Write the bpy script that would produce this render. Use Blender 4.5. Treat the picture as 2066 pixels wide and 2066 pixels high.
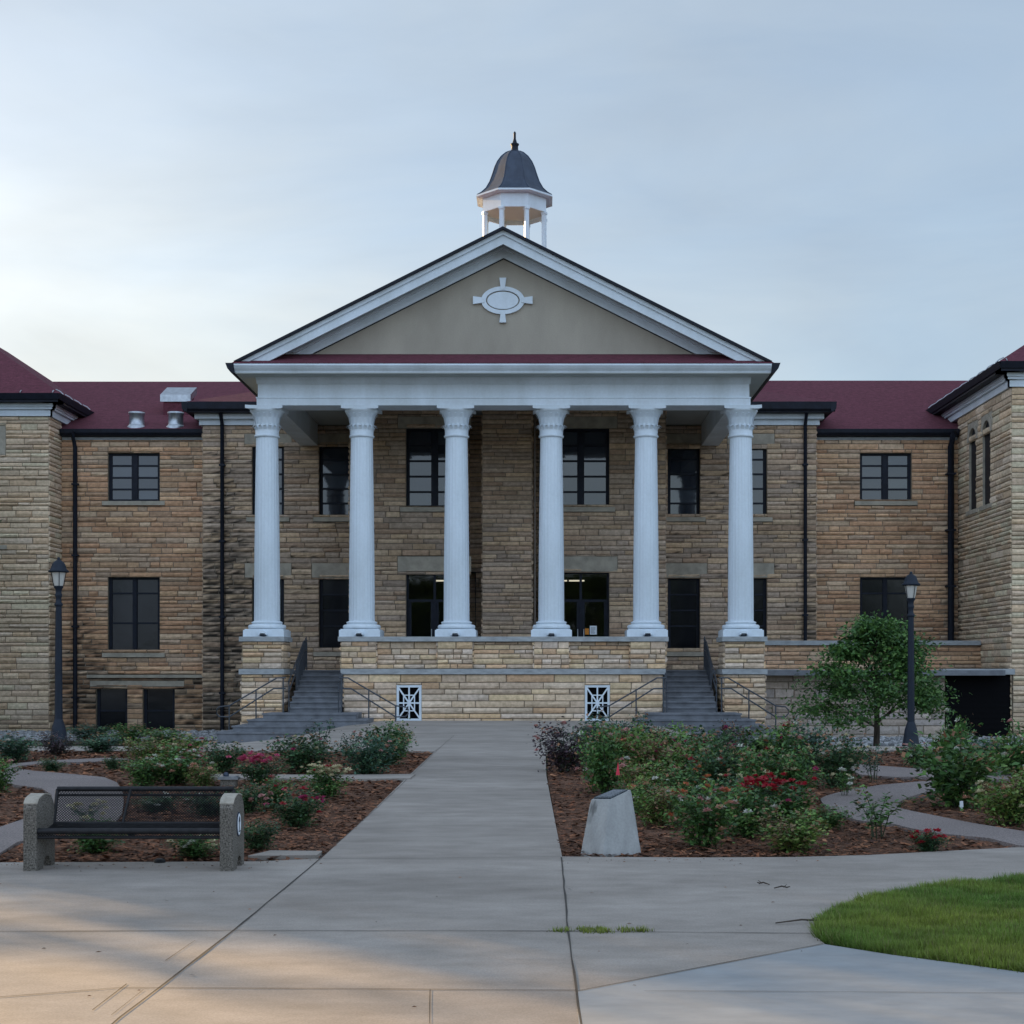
import bpy, math, random
import numpy as np
from mathutils import Vector, Matrix
from mathutils.geometry import delaunay_2d_cdt
R = math.radians
for o in list(bpy.data.objects): bpy.data.objects.remove(o)
scene = bpy.context.scene
col = scene.collection
# ------------------------------------------------------------------ camera, sky, sun, exposure
H_EYE = 1.65
cd = bpy.data.cameras.new('camera'); cam = bpy.data.objects.new('camera', cd); col.objects.link(cam)
cam.location = (0, 0, H_EYE); cam.rotation_euler = (R(90), 0, 0)
cd.sensor_width = 36; cd.lens = 36*3000/2066
cd.shift_x = -61/2066; cd.shift_y = 317/2066; cd.clip_end = 2000; cd.clip_start = .1
scene.camera = cam
SUN_AZ, SUN_EL = -47.0, 14.0            # azimuth from +Y, negative = to the left of the building
sdir = Vector((math.sin(R(SUN_AZ))*math.cos(R(SUN_EL)), math.cos(R(SUN_AZ))*math.cos(R(SUN_EL)), math.sin(R(SUN_EL))))
sl = bpy.data.lights.new('sun', 'SUN'); sl.energy = 5.0; sl.angle = R(.5); sl.color = (1, .66, .30)
so = bpy.data.objects.new('sun', sl); col.objects.link(so); so.rotation_euler = sdir.to_track_quat('Z', 'Y').to_euler(); so.location = (-60, 60, 30)
w = bpy.data.worlds.new('World'); scene.world = w; w.use_nodes = True
nt = w.node_tree; nt.nodes.clear(); N = nt.nodes.new; L = nt.links.new
out = N('ShaderNodeOutputWorld'); bg = N('ShaderNodeBackground'); sky = N('ShaderNodeTexSky')
sky.sky_type = 'NISHITA'; sky.sun_disc = False; sky.sun_elevation = R(SUN_EL); sky.sun_rotation = R(SUN_AZ)
sky.air_density = 1.0; sky.dust_density = 1.0; sky.ozone_density = 1.5
bg.inputs[1].default_value = .11
tc = N('ShaderNodeTexCoord')
mp = N('ShaderNodeMapping'); mp.inputs['Scale'].default_value = (1, 1, 2.6); mp.inputs['Rotation'].default_value = (.2, .5, .3)
nz = N('ShaderNodeTexNoise'); nz.inputs['Scale'].default_value = 2.1; nz.inputs['Detail'].default_value = 6; nz.inputs['Roughness'].default_value = .5; nz.inputs['Distortion'].default_value = .3
L(tc.outputs['Generated'], mp.inputs[0]); L(mp.outputs[0], nz.inputs['Vector'])
cr = N('ShaderNodeValToRGB'); cr.color_ramp.elements[0].position = .36; cr.color_ramp.elements[0].color = (.58, .58, .58, 1)
cr.color_ramp.elements[1].position = .68; cr.color_ramp.elements[1].color = (.9, .9, .9, 1)
L(nz.outputs[0], cr.inputs[0])
# thin high cloud: mixes the clear sky towards a pale veil
mx = N('ShaderNodeMixRGB'); sep = N('ShaderNodeSeparateXYZ'); L(tc.outputs['Generated'], sep.inputs[0])
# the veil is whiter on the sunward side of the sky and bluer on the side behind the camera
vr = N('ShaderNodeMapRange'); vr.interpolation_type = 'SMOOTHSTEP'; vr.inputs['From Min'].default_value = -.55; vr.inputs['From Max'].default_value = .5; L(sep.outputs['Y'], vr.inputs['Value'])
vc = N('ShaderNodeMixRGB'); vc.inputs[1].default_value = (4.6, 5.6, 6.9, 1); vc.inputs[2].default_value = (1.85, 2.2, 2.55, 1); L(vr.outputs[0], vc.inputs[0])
# cream glow low towards the sunset side, faint cloud streaks in the veil
zr = N('ShaderNodeMapRange'); zr.interpolation_type = 'SMOOTHSTEP'; zr.inputs['From Min'].default_value = .48; zr.inputs['From Max'].default_value = .05; L(sep.outputs['Z'], zr.inputs['Value'])
xr = N('ShaderNodeMapRange'); xr.interpolation_type = 'SMOOTHSTEP'; xr.inputs['From Min'].default_value = .35; xr.inputs['From Max'].default_value = -.5; L(sep.outputs['X'], xr.inputs['Value'])
gm = N('ShaderNodeMath'); gm.operation = 'MULTIPLY'; L(zr.outputs[0], gm.inputs[0]); L(xr.outputs[0], gm.inputs[1])
gy = N('ShaderNodeMath'); gy.operation = 'MULTIPLY'; L(gm.outputs[0], gy.inputs[0]); L(vr.outputs[0], gy.inputs[1])
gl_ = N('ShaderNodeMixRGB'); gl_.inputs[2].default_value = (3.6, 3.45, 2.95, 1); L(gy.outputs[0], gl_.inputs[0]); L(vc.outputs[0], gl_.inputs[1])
n2 = N('ShaderNodeTexNoise'); n2.inputs['Scale'].default_value = 3.2; n2.inputs['Detail'].default_value = 7; n2.inputs['Roughness'].default_value = .55; n2.inputs['Distortion'].default_value = .6
m2 = N('ShaderNodeMapping'); m2.inputs['Scale'].default_value = (.8, .8, 3.2); m2.inputs['Rotation'].default_value = (.15, -.35, .1); L(tc.outputs['Generated'], m2.inputs[0]); L(m2.outputs[0], n2.inputs['Vector'])
c2 = N('ShaderNodeValToRGB'); c2.color_ramp.elements[0].position = .35; c2.color_ramp.elements[0].color = (.84, .88, .95, 1); c2.color_ramp.elements[1].position = .68; c2.color_ramp.elements[1].color = (1.12, 1.09, 1.06, 1); L(n2.outputs[0], c2.inputs[0])
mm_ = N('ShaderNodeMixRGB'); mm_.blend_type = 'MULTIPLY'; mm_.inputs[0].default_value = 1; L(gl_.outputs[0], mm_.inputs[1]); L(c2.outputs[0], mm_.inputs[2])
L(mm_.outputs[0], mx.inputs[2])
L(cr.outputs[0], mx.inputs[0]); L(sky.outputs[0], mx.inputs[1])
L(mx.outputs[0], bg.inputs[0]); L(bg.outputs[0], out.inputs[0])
vs = scene.view_settings; vs.view_transform = 'Standard'; vs.look = 'None'; vs.exposure = 1.15; vs.gamma = 1

# ------------------------------------------------------------------ helpers
def tag(o, label=None, cat=None, group=None, kind=None):
    if label: o['label'] = label
    if cat: o['category'] = cat
    if group: o['group'] = group
    if kind: o['kind'] = kind
    return o
def empty(name, loc=(0, 0, 0), rz=0, parent=None):
    o = bpy.data.objects.new(name, None); col.objects.link(o); o.location = loc; o.rotation_euler = (0, 0, rz)
    o.empty_display_size = .1
    if parent: o.parent = parent
    return o
class MB:
    def __init__(s): s.v = []; s.f = []; s.c = []; s.sm = []
    def add(s, vs_, fs_, c=None, smooth=False):
        n = len(s.v); s.v.extend(vs_); s.f.extend([tuple(i+n for i in f) for f in fs_])
        s.sm.extend([smooth]*len(fs_))
        if c is None: c = (1, 1, 1)
        if isinstance(c[0], (tuple, list)): s.c.extend(c)
        else: s.c.extend([c]*len(vs_))
    def box(s, x0, x1, y0, y1, z0, z1, c=None):
        s.add([(x0,y0,z0),(x1,y0,z0),(x1,y1,z0),(x0,y1,z0),(x0,y0,z1),(x1,y0,z1),(x1,y1,z1),(x0,y1,z1)],
              [(0,3,2,1),(4,5,6,7),(0,1,5,4),(1,2,6,5),(2,3,7,6),(3,0,4,7)], c)
    def prism(s, pts, axis, a0, a1, c=None):
        # pts polygon in the plane normal to axis: 'y' -> (x,z), 'x' -> (y,z), 'z' -> (x,y)
        n = len(pts)
        def m(p, a): return (p[0], a, p[1]) if axis == 'y' else ((a, p[0], p[1]) if axis == 'x' else (p[0], p[1], a))
        s.add([m(p, a0) for p in pts]+[m(p, a1) for p in pts],
              [tuple(range(n)), tuple(range(2*n-1, n-1, -1))]+[(i, n+i, n+(i+1) % n, (i+1) % n) for i in range(n)], c)
    def tube(s, pts, r, seg=8, c=None, cap=True, smooth=True):
        rs = r if isinstance(r, (list, tuple)) else [r]*len(pts)
        P = [Vector(p) for p in pts]; vv = []
        for i, p in enumerate(P):
            d = (P[min(i+1, len(P)-1)]-P[max(i-1, 0)]).normalized()
            a = d.cross(Vector((0, 0, 1)) if abs(d.z) < .95 else Vector((1, 0, 0))).normalized(); b = d.cross(a)
            for k in range(seg):
                t = 2*math.pi*k/seg; vv.append(tuple(p+(a*math.cos(t)+b*math.sin(t))*rs[i]))
        ff = [(i*seg+k, i*seg+(k+1) % seg, (i+1)*seg+(k+1) % seg, (i+1)*seg+k) for i in range(len(P)-1) for k in range(seg)]
        s.add(vv, ff, c, smooth)
        if cap:
            s.add([vv[k] for k in range(seg)], [tuple(range(seg))], c); m = (len(P)-1)*seg
            s.add([vv[m+k] for k in range(seg)], [tuple(range(seg))], c)
    def lathe(s, prof, cx, cy, seg=32, c=None, smooth=True, rf=None, rot=0, cap=True):
        vv = []
        for r, z in prof:
            for k in range(seg):
                t = 2*math.pi*k/seg+rot; q = r*(rf(t, z) if rf else 1)
                vv.append((cx+q*math.cos(t), cy+q*math.sin(t), z))
        ff = [(i*seg+k, i*seg+(k+1) % seg, (i+1)*seg+(k+1) % seg, (i+1)*seg+k) for i in range(len(prof)-1) for k in range(seg)]
        s.add(vv, ff, c, smooth)
        if cap:
            s.add(vv[:seg], [tuple(range(seg))], c); s.add(vv[-seg:], [tuple(range(seg))], c)
    def build(s, name, mat, parent=None, recalc=True):
        me = bpy.data.meshes.new(name); me.from_pydata([tuple(v) for v in s.v], [], s.f)
        me.polygons.foreach_set('use_smooth', s.sm)
        ca = me.color_attributes.new('Col', 'FLOAT_COLOR', 'POINT')
        a = np.ones((len(s.v), 4), dtype=np.float32); a[:, :3] = np.array([q[:3] for q in s.c], dtype=np.float32).reshape(-1, 3)
        ca.data.foreach_set('color', a.ravel())
        if recalc:
            import bmesh
            bm = bmesh.new(); bm.from_mesh(me); bmesh.ops.recalc_face_normals(bm, faces=bm.faces); bm.to_mesh(me); bm.free()
        me.materials.append(mat)
        o = bpy.data.objects.new(name, me); col.objects.link(o)
        if parent: o.parent = parent
        return o
def put(name, mesh, parent):
    o = bpy.data.objects.new(name, mesh); col.objects.link(o); o.parent = parent; return o
def smooth(t, a, b):
    t = max(0, min(1, (t-a)/(b-a))); return t*t*(3-2*t)
XC = -1.14                                   # axis of the building
def g(x, y):                                 # height of the ground
    return .12*smooth(y, 13, 33)-.6*smooth(abs(x-XC), 3.6, 7)*smooth(y, 27, 42)
def at(sx, sy):                              # measured point of the ground
    z = 0
    for _ in range(25):
        Y = (H_EYE-z)*3000/(sy-1350); X = (sx-1094)/3000*Y; z = .5*z+.5*g(X, Y)
    return X, Y

# ------------------------------------------------------------------ materials
def mat(name, base=(.5, .5, .5), rough=.7, attr=False, noise=None, bump=None, spec=None, metal=0, ior=None, obj_coords=True, transl=0, mults=()):
    """noise: list of (scale, detail, colour_lo, colour_hi, ramp_lo, ramp_hi, stretch) multiplied in; bump: list of (scale, strength, dist)"""
    m = bpy.data.materials.new(name); m.use_nodes = True; t = m.node_tree; nn = t.nodes; ll = t.links
    p = nn['Principled BSDF']; p.inputs['Roughness'].default_value = rough; p.inputs['Metallic'].default_value = metal
    if spec is not None: p.inputs['Specular IOR Level'].default_value = spec
    if ior: p.inputs['IOR'].default_value = ior
    g_ = nn.new('ShaderNodeNewGeometry')
    tcn = nn.new('ShaderNodeTexCoord')
    vec = tcn.outputs['Object'] if obj_coords else g_.outputs['Position']
    cur = nn.new('ShaderNodeRGB'); cur.outputs[0].default_value = (*base, 1); cur = cur.outputs[0]
    if attr:
        at_ = nn.new('ShaderNodeAttribute'); at_.attribute_name = 'Col'
        mm = nn.new('ShaderNodeMixRGB'); mm.blend_type = 'MULTIPLY'; mm.inputs[0].default_value = 1
        ll.new(cur, mm.inputs[1]); ll.new(at_.outputs['Color'], mm.inputs[2]); cur = mm.outputs[0]
    for sc_, det, lo, hi, a, b, st in (noise or []):
        mpn = nn.new('ShaderNodeMapping'); mpn.inputs['Scale'].default_value = st; ll.new(vec, mpn.inputs[0])
        n_ = nn.new('ShaderNodeTexNoise'); n_.inputs['Scale'].default_value = sc_; n_.inputs['Detail'].default_value = det; n_.inputs['Roughness'].default_value = .6
        ll.new(mpn.outputs[0], n_.inputs['Vector'])
        r_ = nn.new('ShaderNodeValToRGB'); r_.color_ramp.elements[0].position = a; r_.color_ramp.elements[1].position = b
        r_.color_ramp.elements[0].color = (*lo, 1); r_.color_ramp.elements[1].color = (*hi, 1); ll.new(n_.outputs[0], r_.inputs[0])
        mm = nn.new('ShaderNodeMixRGB'); mm.blend_type = 'MULTIPLY'; mm.inputs[0].default_value = 1
        ll.new(cur, mm.inputs[1]); ll.new(r_.outputs[0], mm.inputs[2]); cur = mm.outputs[0]
    ll.new(cur, p.inputs['Base Color'])
    prev = None
    for sc_, stg, dist in (bump or []):
        n_ = nn.new('ShaderNodeTexNoise'); n_.inputs['Scale'].default_value = sc_; n_.inputs['Detail'].default_value = 5; ll.new(vec, n_.inputs['Vector'])
        b_ = nn.new('ShaderNodeBump'); b_.inputs['Strength'].default_value = stg; b_.inputs['Distance'].default_value = dist; ll.new(n_.outputs[0], b_.inputs['Height'])
        if prev: ll.new(prev, b_.inputs['Normal'])
        prev = b_.outputs[0]
    if prev: ll.new(prev, p.inputs['Normal'])
    if transl:
        tr = nn.new('ShaderNodeBsdfTranslucent'); ll.new(cur, tr.inputs[0]); ms = nn.new('ShaderNodeMixShader'); ms.inputs[0].default_value = transl
        ll.new(p.outputs[0], ms.inputs[1]); ll.new(tr.outputs[0], ms.inputs[2]); ll.new(ms.outputs[0], nn['Material Output'].inputs[0])
    return m
ONE = (1, 1, 1)
M = {}
M['stone'] = mat('rock_faced_limestone', ONE, .9, attr=True, noise=[(9, 5, (.72,.70,.66), (1.12,1.1,1.08), .3, .7, ONE), (.45, 3, (.86,.84,.80), (1.08,1.06,1.04), .35, .65, ONE)], bump=[(35, .6, .02), (9, .5, .03)])
M['trimstone'] = mat('smooth_limestone', (.37,.335,.28), .85, noise=[(3, 6, (.7,.7,.68), (1.08,1.06,1.02), .3, .62, ONE)], bump=[(40, .25, .01)])
M['cap'] = mat('cast_stone_coping', (.34,.36,.37), .85, noise=[(4, 6, (.7,.7,.7), (1.1,1.1,1.1), .3, .65, (1,1,3))], bump=[(30, .2, .01)])
M['white'] = mat('white_paint', (.69,.77,.85), .5, noise=[(1.2, 6, (.82,.82,.80), (1.02,1.02,1.02), .3, .65, (1,1,.25)), (14, 3, (.95,.95,.95), (1.02,1.02,1.02), .3, .7, ONE)], bump=[(12, .05, .004)])
M['stucco'] = mat('tan_stucco', (.385,.345,.285), .9, noise=[(.8, 6, (.82,.82,.82), (1.06,1.06,1.06), .3, .68, (1,1,.4)), (30, 3, (.93,.93,.93), (1.04,1.04,1.04), .3, .7, ONE)], bump=[(60, .3, .006)])
M['ceil'] = mat('grey_soffit', (.42,.44,.42), .8, noise=[(.7, 4, (.85,.85,.85), ONE, .3, .7, ONE)])
M['roof'] = mat('red_asphalt_shingle', (.12,.038,.052), .95, noise=[(6, 4, (.75,.75,.75), (1.2,1.15,1.2), .3, .7, (1,1,2)), (60, 2, (.7,.7,.7), (1.25,1.25,1.25), .3, .7, (.3,1,1))], bump=[(50, .3, .01)], spec=.2)
M['dark'] = mat('dark_bronze_metal', (.008,.011,.02), .6, spec=.25, noise=[(5, 4, (.7,.7,.7), (1.4,1.4,1.4), .3, .7, ONE)])
M['lead'] = mat('weathered_dome_metal', (.036,.052,.085), .5, metal=.15, noise=[(2.5, 5, (.6,.62,.66), (1.35,1.3,1.25), .3, .7, (1,1,.3))], bump=[(6, .1, .01)])
M['glass'] = mat('window_glass', ONE, .04, attr=True, ior=1.7, bump=[(1.1, .12, .02)])
M['glassdark'] = mat('dark_window_glass', (.5,.5,.5), .12, attr=True, ior=1.4, bump=[(1.3, .2, .02)])
M['shaded_glass'] = mat('shaded_glass', (.008,.011,.018), .35, spec=.15)
M['pipe'] = mat('painted_conduit', (.16,.13,.11), .7)
M['tin'] = mat('galvanised_metal', (.45,.48,.52), .35, metal=.8, noise=[(6, 4, (.7,.7,.7), (1.1,1.1,1.1), .3, .7, ONE)])
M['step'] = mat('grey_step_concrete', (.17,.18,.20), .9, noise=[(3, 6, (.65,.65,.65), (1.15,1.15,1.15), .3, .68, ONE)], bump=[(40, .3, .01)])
M['black'] = mat('black_void_paint', (.004,.004,.005), .9, spec=.1)
M['concrete'] = mat('old_walk_concrete', (.325,.29,.262), .88, attr=True, noise=[(.35, 6, (.78,.77,.76), (1.1,1.1,1.1), .32, .66, (1,2.2,1)), (2.2, 7, (.84,.84,.83), (1.07,1.07,1.07), .32, .66, (1,1.8,1)), (90, 3, (.84,.84,.83), (1.10,1.10,1.09), .3, .7, ONE)], bump=[(70, .15, .004), (3, .12, .01)], spec=.35)
M['concrete2'] = mat('newer_walk_concrete', (.285,.30,.31), .85, noise=[(.6, 6, (.86,.86,.86), (1.07,1.07,1.07), .32, .66, (1,2,1)), (4, 7, (.9,.9,.9), (1.05,1.05,1.05), .32, .66, (1,2,1))], bump=[(60, .15, .004)], spec=.35)
M['joint'] = mat('joint_dirt', (.045,.04,.035), 1)
M['aggregate'] = mat('exposed_aggregate', (.205,.175,.165), .9, noise=[(60, 2, (.62,.60,.58), (1.35,1.33,1.35), .35, .65, ONE), (.8, 5, (.85,.85,.85), (1.08,1.08,1.08), .3, .7, ONE)], bump=[(90, .3, .004)])
M['mulch'] = mat('bark_mulch', (.15,.074,.042), 1, attr=True, noise=[(14, 5, (.35,.32,.3), (1.6,1.5,1.4), .32, .68, (1,1.6,1))], bump=[(25, 1, .04), (70, .7, .02)])
M['soil'] = mat('ground_soil_and_grass', (.05,.06,.028), 1, noise=[(.6, 6, (.6,.55,.5), (1.4,1.4,1.2), .3, .7, ONE), (25, 4, (.6,.6,.6), (1.4,1.4,1.4), .3, .7, ONE)], bump=[(20, .8, .03)])
M['turf'] = mat('grass_blades', ONE, .7, attr=True, transl=.3)
M['leaf'] = mat('leaves', ONE, .5, attr=True, transl=.22, spec=.35)
M['petal'] = mat('petals', ONE, .6, attr=True, transl=.25)
M['bark'] = mat('bark', (.06,.045,.035), .95, noise=[(12, 5, (.5,.5,.5), (1.4,1.4,1.4), .3, .7, (1,1,.3))], bump=[(20, .6, .01)])
M['cane'] = mat('rose_cane', (.05,.06,.03), .8)
M['slab'] = mat('bench_pebble_concrete', (.155,.14,.122), .9, noise=[(75, 3, (.35,.33,.32), (1.5,1.5,1.5), .36, .64, ONE), (5, 4, (.75,.75,.7), (1.1,1.1,1.1), .3, .7, ONE)], bump=[(80, .6, .006)])
M['slabcap'] = mat('worn_pale_concrete', (.40,.36,.30), .8, noise=[(20, 4, (.7,.7,.7), ONE, .3, .6, ONE)])
M['steel'] = mat('coated_steel', (.014,.014,.016), .6, spec=.3, noise=[(20, 3, (.6,.6,.6), (1.6,1.6,1.6), .3, .7, ONE)])
M['rail'] = mat('handrail_paint', (.045,.055,.07), .45)
M['post'] = mat('lamp_post_paint', (.008,.014,.026), .55, spec=.3, noise=[(8, 3, (.8,.8,.8), (1.3,1.3,1.3), .3, .7, ONE)])
M['frost'] = mat('frosted_lamp_glass', (.55,.54,.50), .4)
M['marker'] = mat('monument_concrete', (.40,.405,.395), .85, attr=True, noise=[(5, 7, (.75,.75,.75), (1.08,1.08,1.08), .3, .66, (1,1,.5)), (50, 2, (.9,.9,.9), (1.05,1.05,1.05), .3, .7, ONE)], bump=[(40, .3, .005)])
M['bronze'] = mat('plaque_bronze', (.10,.12,.14), .35, metal=.7, noise=[(60, 2, (.5,.5,.5), (1.5,1.5,1.5), .4, .6, (1,2,1))])
M['gravel'] = mat('white_gravel', ONE, .9, attr=True)
M['flag'] = mat('marker_flag_plastic', (.75,.05,.09), .6)
M['paper'] = mat('paper', (.7,.75,.8), .8)
M['orange'] = mat('orange_card', (.6,.22,.03), .8)
M['ink'] = mat('dark_ink', (.03,.04,.07), .8)
def glass_thin():
    m = bpy.data.materials.new('door_glass'); m.use_nodes = True; t = m.node_tree; t.nodes.clear()
    o = t.nodes.new('ShaderNodeOutputMaterial'); a = t.nodes.new('ShaderNodeBsdfTransparent'); a.inputs[0].default_value = (.55,.6,.65,1)
    b = t.nodes.new('ShaderNodeBsdfGlossy'); b.inputs['Roughness'].default_value = .03
    f = t.nodes.new('ShaderNodeFresnel'); f.inputs[0].default_value = 1.6; x = t.nodes.new('ShaderNodeMixShader')
    t.links.new(f.outputs[0], x.inputs[0]); t.links.new(a.outputs[0], x.inputs[1]); t.links.new(b.outputs[0], x.inputs[2]); t.links.new(x.outputs[0], o.inputs[0])
    return m
M['doorglass'] = glass_thin()
def emit(name, c, s):
    m = bpy.data.materials.new(name); m.use_nodes = True; p = m.node_tree.nodes['Principled BSDF']
    p.inputs['Emission Color'].default_value = (*c, 1); p.inputs['Emission Strength'].default_value = s; return m
M['tube'] = emit('lit_fluorescent_tube', (1, .85, .6), .55)
# ------------------------------------------------------------------ ground
rnd = random.Random(5)
def inside(p, poly):
    x, y = p; c = False; n = len(poly)
    for i in range(n):
        x1, y1 = poly[i]; x2, y2 = poly[(i+1) % n]
        if (y1 > y) != (y2 > y) and x < (x2-x1)*(y-y1)/(y2-y1)+x1: c = not c
    return c
def drape(name, poly, mat_, off, res=.8, thick=.12, jitter=0, colf=None, parent=None):
    """a sheet that follows the ground inside a polygon, with a skirt round its edge"""
    pts = []
    n = len(poly)
    for i in range(n):
        a = Vector(poly[i]); b = Vector(poly[(i+1) % n]); k = max(1, int((b-a).length/res))
        pts += [a.lerp(b, j/k) for j in range(k)]
    nb = len(pts); edges = [(i, (i+1) % nb) for i in range(nb)]
    xs = [p[0] for p in poly]; ys = [p[1] for p in poly]
    y = min(ys)+res*.5
    while y < max(ys):
        x = min(xs)+res*.5
        while x < max(xs):
            q = (x+rnd.uniform(-.2, .2)*res, y+rnd.uniform(-.2, .2)*res)
            if inside(q, poly) and min((q[0]-p.x)**2+(q[1]-p.y)**2 for p in pts) > (res*.35)**2: pts.append(Vector(q))
            x += res
        y += res
    vv, ee, ff, _, _, _ = delaunay_2d_cdt(pts, edges, [], 1, 1e-4)
    mb = MB()
    V = [(v.x, v.y, g(v.x, v.y)+off+(rnd.uniform(-jitter, jitter) if i >= nb else 0)) for i, v in enumerate(vv)]
    mb.add(V, [tuple(f) for f in ff if len(f) == 3], [colf(*q) for q in V] if colf else None, smooth=True)
    # skirt
    rim = [(p.x, p.y) for p in pts[:nb]]
    top = [(x, y, g(x, y)+off) for x, y in rim]; bot = [(x, y, g(x, y)+off-thick) for x, y in rim]
    mb.add(top+bot, [(i, (i+1) % nb, nb+(i+1) % nb, nb+i) for i in range(nb)])
    o = mb.build(name, mat_, parent, recalc=False)
    me = o.data
    import bmesh
    bm = bmesh.new(); bm.from_mesh(me)
    for f in bm.faces:
        f.normal_update()
        if f.normal.z < 0: f.normal_flip()
    bm.to_mesh(me); bm.free()
    return o
# the base ground, fine near the garden and coarse to the horizon
mb = MB()
xs = [-900, -400, -200, -100, -60, -40]+[-30+i*1.0 for i in range(61)]+[40, 60, 100, 200, 400, 900]
ys = [-900, -400, -150, -60, -20, -5]+[i*1.0 for i in range(0, 56)]+[60, 80, 120, 200, 400, 900]
mb.add([(x, y, g(x, y)-.06) for y in ys for x in xs], [(j*len(xs)+i, j*len(xs)+i+1, (j+1)*len(xs)+i+1, (j+1)*len(xs)+i) for j in range(len(ys)-1) for i in range(len(xs)-1)], smooth=True)
tag(mb.build('ground', M['soil']), 'bare soil and thin grass around the beds and behind the building', 'ground', kind='structure')
S = at
lawn_poly = [S(1644, 1880), S(1655, 1862), S(1700, 1838), S(1800, 1812), S(1900, 1797), S(2000, 1787), S(2066, 1781), S(2300, 1765), (9, 11.7), (9, 5.5), S(2300, 2010), S(2066, 1973), S(1950, 1957), S(1800, 1937), S(1700, 1919), S(1665, 1912), S(1648, 1898)]
edge = [S(-1500, 1752), S(-400, 1750), S(0, 1747), S(300, 1746), S(520, 1745), S(648, 1739)]
edge_r = [S(1134, 1735), S(1400, 1737), S(1600, 1736), S(1750, 1732), S(1900, 1724), S(2053, 1716), S(2300, 1700), S(2900, 1670)]
# older concrete: plaza and central walk as one sheet with the lawn left out
def conc_col(x, y, z):
    return (1, 1, 1)
walkL = [S(652, 1735), S(748, 1647), S(838, 1568), S(880, 1523)]
WX0, WX1 = -1.96, .12
plaza = [(-14, 2.0), (-14, 12.2)]+edge+[(-1.97, 22), (-2.0, 33.7), (.06, 33.7), (.06, 22)]+edge_r+[(9.4, 12.2), (9, 11.7)]+lawn_poly[:8][::-1]
plaza += [S(1646, 1899), S(1664, 1914.5), S(1166, 2012), (S(1172, 2066)[0], 6.91), (.14, 2.0)]
plaza_o = drape('plaza_paving', plaza, M['concrete'], .03, res=.9, colf=None)
tag(plaza_o, 'tan grey concrete plaza with the straight walk to the portico', 'paving', kind='structure')
new = [(.125, 2.0), (S(1172, 2066)[0]-.012, 6.91), (S(1168, 2013)[0]-.004, S(1168, 2013)[1]-.01), S(1664, 1916.5), S(1800, 1938.5), S(1950, 1958.5), S(2066, 1975), S(2300, 2012), (9, 5.4), (9, 2.0)]
tag(drape('side_path', new, M['concrete2'], .034, res=.9), 'newer bluish concrete path running off beside the lawn', 'path', kind='structure')
fore = [(-1.99, 33.75), (-1.99, 30.5), (-2.0, 27.6), (-6.9, 27.8), (-12, 28), (-24, 28.2), (-24, 31.5), (-13, 32), (-9.8, 35), (-9.6, 43.9), (7.4, 43.9), (7.5, 35), (12, 32), (24, 31.5), (24, 28.2), (8, 28), (.07, 27.6), (.07, 33.75)]
tag(drape('forecourt_paving', fore, M['concrete'], .026, res=1.0), 'concrete forecourt and cross walk below the steps', 'paving', kind='structure')
# joints in the paving: narrow dark grooves laid just above the slabs
mb = MB()
def joint(pts, wd=.012, off=.0345):
    P = []
    for a, b in zip(pts[:-1], pts[1:]):
        n = max(1, int(math.dist(a, b)/.35))
        P += [(a[0]+(b[0]-a[0])*i/n, a[1]+(b[1]-a[1])*i/n) for i in range(n)]
    P.append(pts[-1]); V = []
    for i, p in enumerate(P):
        a = P[max(0, i-1)]; b = P[min(len(P)-1, i+1)]; dx, dy = b[0]-a[0], b[1]-a[1]; l = math.hypot(dx, dy)
        ww = wd*rnd.uniform(.4, .95)*.5; nx, ny = -dy/l*ww, dx/l*ww; j = rnd.uniform(-.003, .003)
        V += [(p[0]+nx+j, p[1]+ny+j, g(*p)+off), (p[0]-nx+j, p[1]-ny+j, g(*p)+off)]
    mb.add(V, [(2*i, 2*i+1, 2*i+3, 2*i+2) for i in range(len(P)-1)])
joint([(-1.99, 33.5), S(748, 1647), S(650, 1735)], .008)
joint([S(650, 1737), S(471, 1888), S(243, 2066), S(150, 2150)], .017)
joint([S(1133, 1737), S(1146, 1888), S(1163, 2011), S(1178, 2120)], .017)
joint([S(-900, 1899), S(0, 1890), S(471, 1888), S(1146, 1889), S(1640, 1894)], .016)
joint([S(-900, 2075), S(0, 2025), S(240, 2006), S(560, 2007), S(1163, 2011)], .011)
joint([S(652, 1740), S(900, 1739), S(1133, 1735.5)], .013)
joint([S(1133, 1737), S(1300, 1737)], .004)
for Y_ in (16.67, 18.8, 20.9, 23.0, 25.1, 27.3, 29.5): joint([(-1.97, Y_), (.08, Y_)], .009)
joint([(-9.7, 33.72), (7.4, 33.72)], .02, .0345)
joint([S(868, 2010), S(866, 2080)], .006)
joint([S(1166, 2014), S(1660, 1917)], .014, .0385)
joint([S(1300, 2014), S(1700, 2016), S(2200, 2020)], .006, .0385)
joint([S(335, 1950), S(395, 1908)], .005); joint([S(185, 2052), S(256, 1998)], .008); joint([S(225, 2062), S(290, 2010)], .004)
tag(mb.build('paving_joint', M['joint'], recalc=False), 'thin dark joints between the concrete slabs', 'paving joints', kind='structure')
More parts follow.
